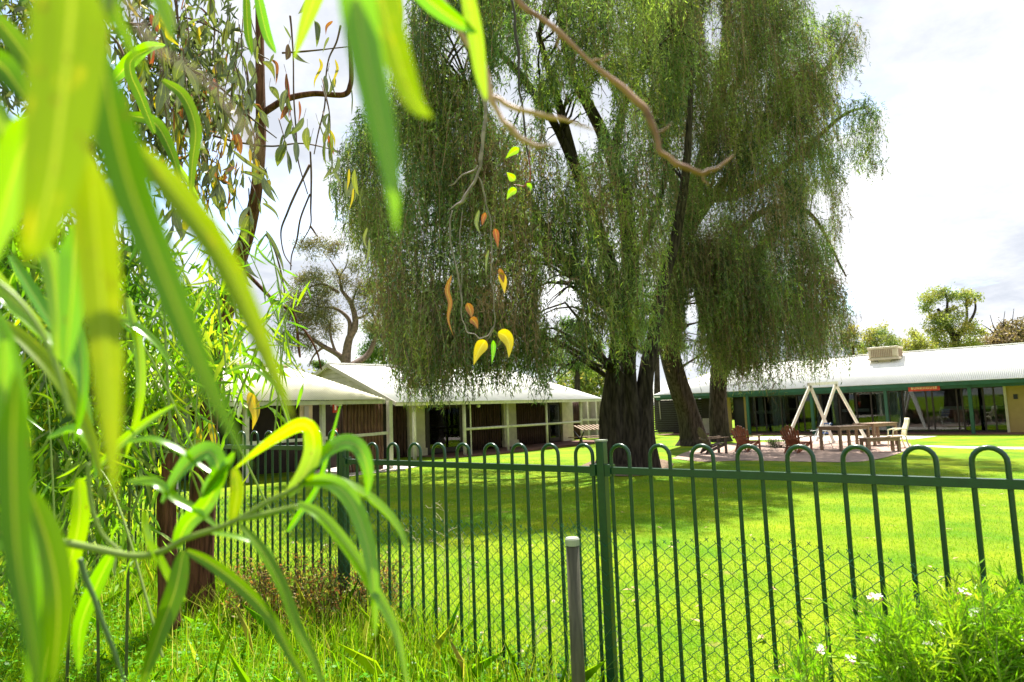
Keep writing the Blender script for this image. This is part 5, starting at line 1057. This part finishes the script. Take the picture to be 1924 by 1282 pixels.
# ================================================================== WATTLE SHRUB : background mass of long leaves at left
WV = [leafmesh('leaf', rnd.uniform(.10, .17), rnd.uniform(.008, .013), rnd.uniform(-.5, .5), m, fold=rnd.uniform(.1, .35), tipbend=rnd.uniform(-.3, .45), twist=rnd.uniform(-.8, .8), belly=.5, v0=rnd.randint(0, 40)) for m in [L_BRIGHT]*7+[L_DEEP]*4+[L_YEL]*1]
wat = thing('wattle_shrub', 'tall wattle shrub with long drooping bright green leaves round the gum stem at left', 'shrub', (at(120, 1100, 3.0)[0], 3.0, float(gz(-2, 3)))); wb = np.array(wat.location)
def clusterleaves(t, b, poly, n, Y0, Y1, scl, stems=True, topx=None):
    k = 0; tries = 0
    while k < n and tries < 5000:
        tries += 1
        xs_ = [p[0] for p in poly]; ys_ = [p[1] for p in poly]; px, py = rnd.uniform(min(xs_), max(xs_)), rnd.uniform(min(ys_), max(ys_))
        if not inpoly(np.array([px]), np.array([py]), poly)[0]: continue
        k += 1; Y = rnd.uniform(Y0, Y1); p = at(px, py, Y); d = np.array([rnd.uniform(-.1, .14), rnd.uniform(-.08, .08), rnd.uniform(.10, .2)])
        Q = spline([p-d*1.5-UP*.04, p-d*.4, p+d*.35, p+d*.9-UP*.03], 8)
        if stems: MB().tube(Q-b, np.linspace(.0028, .001, 8), 4, closed=False).build('stem', STEM_G, t, smooth=True)
        for i in range(1, 8): hang_leaf(t, Q[i], rnd.uniform(0, 6.28), rnd.uniform(.3, 1.2), scl*rnd.uniform(.7, 1.15), WV, off=b)
clusterleaves(wat, wb, [(150, 470), (300, 430), (420, 460), (520, 480), (545, 560), (520, 640), (470, 700), (400, 740), (240, 760), (120, 700)], 40, 2.3, 3.3, .8)
clusterleaves(wat, wb, [(0, 520), (200, 520), (420, 600), (400, 760), (330, 900), (200, 980), (0, 980)], 14, 1.1, 1.8, .62)
# the rest of the shrub reads as one leafy mass behind
def mass(t, b, poly, n, Y0, Y1, Lr, Wr, cols, wts, seed, name='foliage_mass', cl=60, sg=.1):
    r = np.random.default_rng(seed); C = []; xs_ = [p[0] for p in poly]; ys_ = [p[1] for p in poly]
    while len(C) < cl:
        px, py = r.uniform(min(xs_), max(xs_)), r.uniform(min(ys_), max(ys_))
        if inpoly(np.array([px]), np.array([py]), poly)[0]: C.append(at(px, py, r.uniform(Y0, Y1)))
    C = np.array(C); k = r.integers(0, cl, n); P = C[k]+r.normal(size=(n, 3))*sg; D = unit(r.normal(size=(n, 3))*.6+np.array([0, 0, -.9])); Lf = r.uniform(*Lr, n); Wf = r.uniform(*Wr, n)
    T = tints(cl, cols, wts, .2)[k]*r.uniform(.75, 1.25, (n, 1)); S = unit(np.cross(D, r.normal(size=P.shape))); Bd = unit(np.cross(D, S))*(r.normal(size=n)*.18*Lf)[:, None]
    m1 = P+D*Lf[:, None]*.3+Bd*.6; m2 = P+D*Lf[:, None]*.68+Bd; W2 = Wf[:, None]/2
    V = np.stack([P, m1+S*W2, m2+S*W2*.8, P+D*Lf[:, None]+Bd*.4, m2-S*W2*.8, m1-S*W2], 1).reshape(-1, 3)
    o = npmesh(name, V-b, 6, T, L_FOL, t); o['kind'] = 'stuff'
WC = [(.20, .40, .01), (.28, .48, .012), (.11, .24, .015), (.42, .48, .03), (.20, .27, .10)]
mass(wat, wb, [(-60, 330), (160, 400), (330, 470), (420, 560), (470, 640), (450, 720), (330, 770), (290, 850), (230, 960), (-60, 1000)], 4200, 2.6, 3.6, (.08, .17), (.010, .018), WC, [3, 3, 3, 1, 1.5], 5, cl=110)
mass(wat, wb, [(-60, 380), (250, 480), (330, 600), (300, 760), (250, 930), (180, 1040), (-60, 1100)], 4200, 3.8, 5.5, (.08, .16), (.014, .024), WC, [1, 1, 3, .5, 3], 6, cl=90, sg=.16)
mass(gum, gb, [(-60, -60), (240, -60), (330, 60), (380, 180), (340, 260), (180, 330), (-60, 480)], 3600, 3.2, 4.6, (.07, .13), (.014, .024), [(.12, .14, .06), (.09, .11, .05), (.2, .17, .05), (.22, .09, .04)], [4, 4, 1, .5], 9, cl=70, sg=.11)
clusterleaves(wat, wb, [(380, 470), (520, 480), (560, 560), (540, 640), (470, 690), (400, 640)], 10, 1.9, 2.6, .75)
mass(gum, gb, [(230, -60), (470, -60), (440, 60), (470, 230), (420, 330), (330, 380), (260, 240)], 900, 3.4, 4.6, (.07, .12), (.012, .02), [(.12, .14, .06), (.09, .11, .05), (.3, .22, .05), (.22, .09, .04)], [4, 4, 1, .6], 19, cl=40, sg=.12)
for k, (x0, x1) in enumerate(((60, 40), (130, 150), (190, 170), (-20, 20), (240, 250), (90, 120))):
    Q = spline([np.array([at(x0, 1150, 3.6)[0], 3.6, .1]), at(x0*.5+x1*.5, 850, 3.4), at(x1, 500+30*k, 3.2)], 16); MB().tube(Q-wb, np.linspace(.008, .004, 16), 7).build('stem', MATS['dark_green_stem_'] if 'dark_green_stem_' in MATS else mat('dark_green_stem_', (.07, .09, .03), rough=.6), wat, smooth=True)

# ================================================================== NEAR WATTLE BRANCH (sharp-to-blurred leaves filling the lower left)
nb = thing('wattle_branch', 'nearest leafy branch with long arching glossy leaves crossing the lower left', 'leafy branch', at(60, 1010, .6)); nbb = np.array(nb.location)
def stem(lst, r0, r1, par=nb, b=nbb, Y=.6, m=None):
    return tlimb(par, b, lst, [r0, r1], m or STEM_G, Y=Y, name='stem', rough=.04, sides=10)
stem([(40, 1005), (110, 1018), (180, 1032), (250, 1045), (300, 1038), (350, 1012), (410, 992), (450, 975), (500, 945), (540, 925), (575, 905)], .0035, .0018)
stem([(450, 975), (500, 965), (560, 950)], .0026, .0016)
B, Yl, Dp = L_BRIGHT, L_YEL, L_DEEP
def NL(pts, W_, m, Y=.6, fold=.3, tw=0., tw2=None, prof='leaf', dY=0., par=nb, off=nbb): return leafpx(par, pts, W_, Y, m, fold=fold, twist=tw, tw2=tw2, prof=prof, dY=dY, off=off, nseg=22)
k6 = .6/FPX
NL([(540, 930), (572, 890), (588, 845), (582, 808), (560, 800), (520, 822), (480, 850), (440, 882)], 48*k6, B, tw=.5, tw2=1.12, fold=.12)
NL([(556, 915), (585, 878), (620, 842), (655, 830), (680, 848), (692, 890), (690, 932)], 40*k6, B, tw=1.25, tw2=-.2, fold=.2)
NL([(560, 905), (610, 898), (665, 915), (715, 950), (750, 992), (768, 1040)], 34*k6, B, tw=1.15, tw2=.8, fold=.2)
NL([(565, 905), (620, 905), (660, 940), (688, 1010), (702, 1090), (705, 1195)], 36*k6, B, tw=.25, fold=.3, dY=-.03)
NL([(560, 945), (602, 968), (655, 1030), (705, 1110), (745, 1190), (768, 1300)], 26*k6, B, tw=.3, fold=.35, dY=-.04)
NL([(450, 985), (490, 1030), (530, 1100), (560, 1180), (590, 1240), (615, 1310)], 24*k6, Dp, tw=.4, fold=.3, dY=-.04)
NL([(350, 1035), (400, 1062), (460, 1110), (510, 1165), (545, 1230), (590, 1310)], 26*k6, Dp, tw=-.3, fold=.3, dY=-.05)
NL([(440, 880), (446, 920), (440, 960), (436, 990)], 26*k6, Yl, fold=.2)
NL([(303, 945), (330, 895), (360, 860), (392, 846), (410, 872), (404, 905), (380, 935)], 44*k6, B, tw=1.2, tw2=-.3)
NL([(380, 930), (400, 900), (428, 870), (440, 850)], 34*k6, B, tw=.8)
NL([(330, 1030), (350, 985), (385, 950), (412, 900), (428, 872)], 36*k6, B, tw=.2, fold=.35)
NL([(240, 905), (290, 905), (330, 935), (372, 960), (420, 1000)], 22*k6, B, tw=.5)
NL([(240, 830), (285, 824), (330, 842), (372, 872), (400, 890)], 30*k6, B, tw=1.15)
NL([(90, 820), (140, 806), (175, 845), (180, 900)], 46*k6, B, tw=1.2)
NL([(280, 1015), (300, 1050), (330, 1105), (350, 1130)], 44*k6, B, tw=1.2, fold=.1)
NL([(270, 960), (276, 1000), (290, 1040), (312, 1080)], 40*k6, B, tw=1.2, Y=.62)
NL([(395, 1000), (450, 1010), (500, 1030), (520, 1060)], 20*k6, B, tw=1.0, Y=.62)
NL([(450, 980), (500, 968), (540, 955), (566, 958)], 18*k6, B, tw=1.1)
NL([(345, 1035), (330, 1110), (300, 1190), (262, 1300)], 40*k6, Dp, tw=.2, fold=.25, dY=-.03)
NL([(150, 900), (150, 980), (128, 1090), (120, 1220)], 40*k6, B, tw=.3, fold=.3, Y=.66)
NL([(210, 1040), (180, 1100), (150, 1180), (148, 1260)], 40*k6, B, tw=-.3, fold=.3, Y=.7)
NL([(-30, 985), (20, 1010), (70, 1040), (95, 1140), (80, 1290)], 50*k6, Dp, tw=.2, fold=.3, Y=.5)
NL([(0, 560), (60, 610), (120, 670), (160, 750), (176, 850)], 42*k6, B, tw=1.05, fold=.3, Y=.58)
NL([(0, 600), (60, 650), (118, 720), (170, 820), (190, 900)], 30*k6, Yl, tw=.4, Y=.55)
NL([(20, 480), (70, 560), (120, 640), (150, 700)], 30*k6, B, tw=.6, Y=.55)
NL([(-20, 500), (20, 560), (60, 600), (90, 640)], 30*k6, B, tw=.2, Y=.58)
NL([(180, 880), (230, 830), (280, 790), (330, 760)], 28*k6, B, tw=.5, Y=.75)
NL([(540, 1000), (560, 970), (600, 905), (640, 760)], 22*k6, B, tw=.3, Y=.9)
NL([(420, 700), (470, 690), (520, 730), (545, 790)], 14*k6, B, tw=.6, Y=.9)
stem([(150, 1050), (175, 1120), (205, 1200), (240, 1300)], .0022, .0018, Y=.62, m=mat('dark_green_stem', (.05, .10, .03), rough=.5))
stem([(165, 870), (170, 940), (190, 1000), (230, 1040)], .002, .0016, Y=.62)
# second wattle branch: the big leaves close to the lens
n2 = thing('wattle_branch', 'large out-of-focus yellow-green leaves hanging closest to the camera at far left', 'leafy branch', at(200, -60, .2)); n2b = np.array(n2.location)
q = .2/FPX
def N2(pts, Wpx, m, Y=.2, **kw): return NL(pts, Wpx*Y/FPX, m, Y=Y, par=n2, off=n2b, **kw)
N2([(140, -90), (132, 40), (118, 180), (100, 320), (70, 440), (40, 500)], 138, Yl, Y=.17, fold=.15, prof='base')
N2([(185, 60), (212, 220), (245, 350), (290, 470), (350, 620), (400, 740), (470, 880)], 80, Dp, Y=.2, fold=.2, prof='base')
N2([(240, 250), (330, 360), (410, 470), (470, 590), (515, 700), (550, 790)], 58, Yl, Y=.24, fold=.3, prof='base', tw=.2)
N2([(165, 280), (180, 430), (195, 600), (206, 760), (215, 940)], 78, Yl, Y=.21, fold=.2, prof='base')
N2([(60, 220), (40, 280), (10, 380), (-30, 520)], 80, B, Y=.26, fold=.3)
N2([(-40, 150), (10, 260), (50, 370), (60, 430)], 60, B, Y=.28)
N2([(140, 420), (138, 520), (130, 620), (120, 700)], 52, B, Y=.34, fold=.3, prof='base')
N2([(30, 700), (26, 860), (34, 1040), (60, 1200), (76, 1330)], 58, Dp, Y=.24, fold=.25, prof='base', tw=.2)
N2([(8, 640), (10, 800), (30, 960), (60, 1120), (52, 1290)], 50, B, Y=.3, fold=.2)
N2([(60, 930), (95, 1040), (110, 1150), (98, 1290)], 60, Dp, Y=.33, fold=.3)
N2([(-20, 20), (30, 80), (60, 130), (90, 200)], 46, Dp, Y=.4)
N2([(-30, 100), (10, 130), (50, 190)], 60, Dp, Y=.35)
N2([(215, 150), (240, 120), (275, 90), (310, 85)], 30, B, Y=1.3, tw=.3)
N2([(290, 250), (262, 180), (245, 140), (248, 110), (290, 88)], 26, Dp, Y=1.2, tw=.4)
N2([(305, 150), (345, 180), (368, 240), (362, 310), (358, 370)], 26, Dp, Y=1.3, tw=.3)
N2([(240, 215), (290, 230), (320, 280), (340, 340)], 28, Dp, Y=1.3, tw=.3)
N2([(330, 305), (350, 335), (375, 375)], 12, B, Y=1.5)
stem([(-20, 520), (30, 560), (75, 620), (110, 700), (130, 780)], .0016, .0014, par=n2, b=n2b, Y=.4)
stem([(215, -60), (200, 20), (160, 60), (140, -40)], .0014, .0012, par=n2, b=n2b, Y=.2)
for k in range(16):      # more unseen leaves of the branch, added above the view to shade those below
    x = -60+rnd.random()*420; y = -90-rnd.random()*420; N2([(x, y), (x+rnd.uniform(-20, 30), y+120), (x+rnd.uniform(-30, 60), y+260)], rnd.uniform(40, 80), rnd.choice((B, Dp)), Y=rnd.uniform(.22, .42), prof='base', tw=rnd.uniform(-.8, .8))
N2([(-30, 560), (12, 640), (40, 760), (44, 860)], 34, B, Y=.36, tw=.4)
N2([(60, 430), (96, 500), (110, 600), (104, 690)], 40, B, Y=.4, tw=.2)
N2([(-20, 830), (20, 880), (56, 960), (70, 1060)], 36, Yl, Y=.4, tw=.3)
N2([(120, 560), (150, 640), (156, 740), (140, 830)], 26, B, Y=.5, tw=.5)
N2([(240, 560), (262, 660), (262, 760), (236, 860)], 22, B, Y=.8, tw=.4)
N2([(170, 620), (230, 600), (290, 640), (330, 700)], 20, B, Y=.8, tw=.6)
# hanging leaves at top centre, close to the lens
n3 = thing('wattle_branch', 'blurred pair of long yellow-green leaves hanging from the top centre-left', 'leafy branch', at(700, -80, .22)); n3b = np.array(n3.location)
def N3(pts, Wpx, m, Y=.22, **kw): return NL(pts, Wpx*Y/FPX, m, Y=Y, par=n3, off=n3b, **kw)
N3([(668, -110), (672, 0), (690, 110), (715, 230), (735, 330), (745, 440)], 78, B, fold=.3, prof='base', tw=.2)
N3([(700, -110), (715, -10), (742, 90), (778, 190), (812, 222)], 72, Yl, fold=.25, prof='base', Y=.24)
N3([(740, -60), (748, 0), (752, 30), (755, 50)], 20, Yl, Y=.5)
N3([(612, -60), (590, 0), (572, 50), (552, 112)], 34, B, Y=.55, fold=.2, prof='base')
N3([(770, -30), (810, 5), (850, 35), (895, 62)], 40, B, Y=.42, fold=.2)
N3([(870, -50), (884, 20), (895, 80), (903, 140), (913, 188)], 36, B, Y=.42, fold=.25)
N3([(478, -40), (500, 60), (518, 100)], 22, B, Y=1.3)
N3([(462, -30), (466, 60), (474, 105)], 18, Dp, Y=1.3)
stem([(640, -100), (720, -85), (790, -60), (880, -60)], .0016, .0012, par=n3, b=n3b, Y=.3)
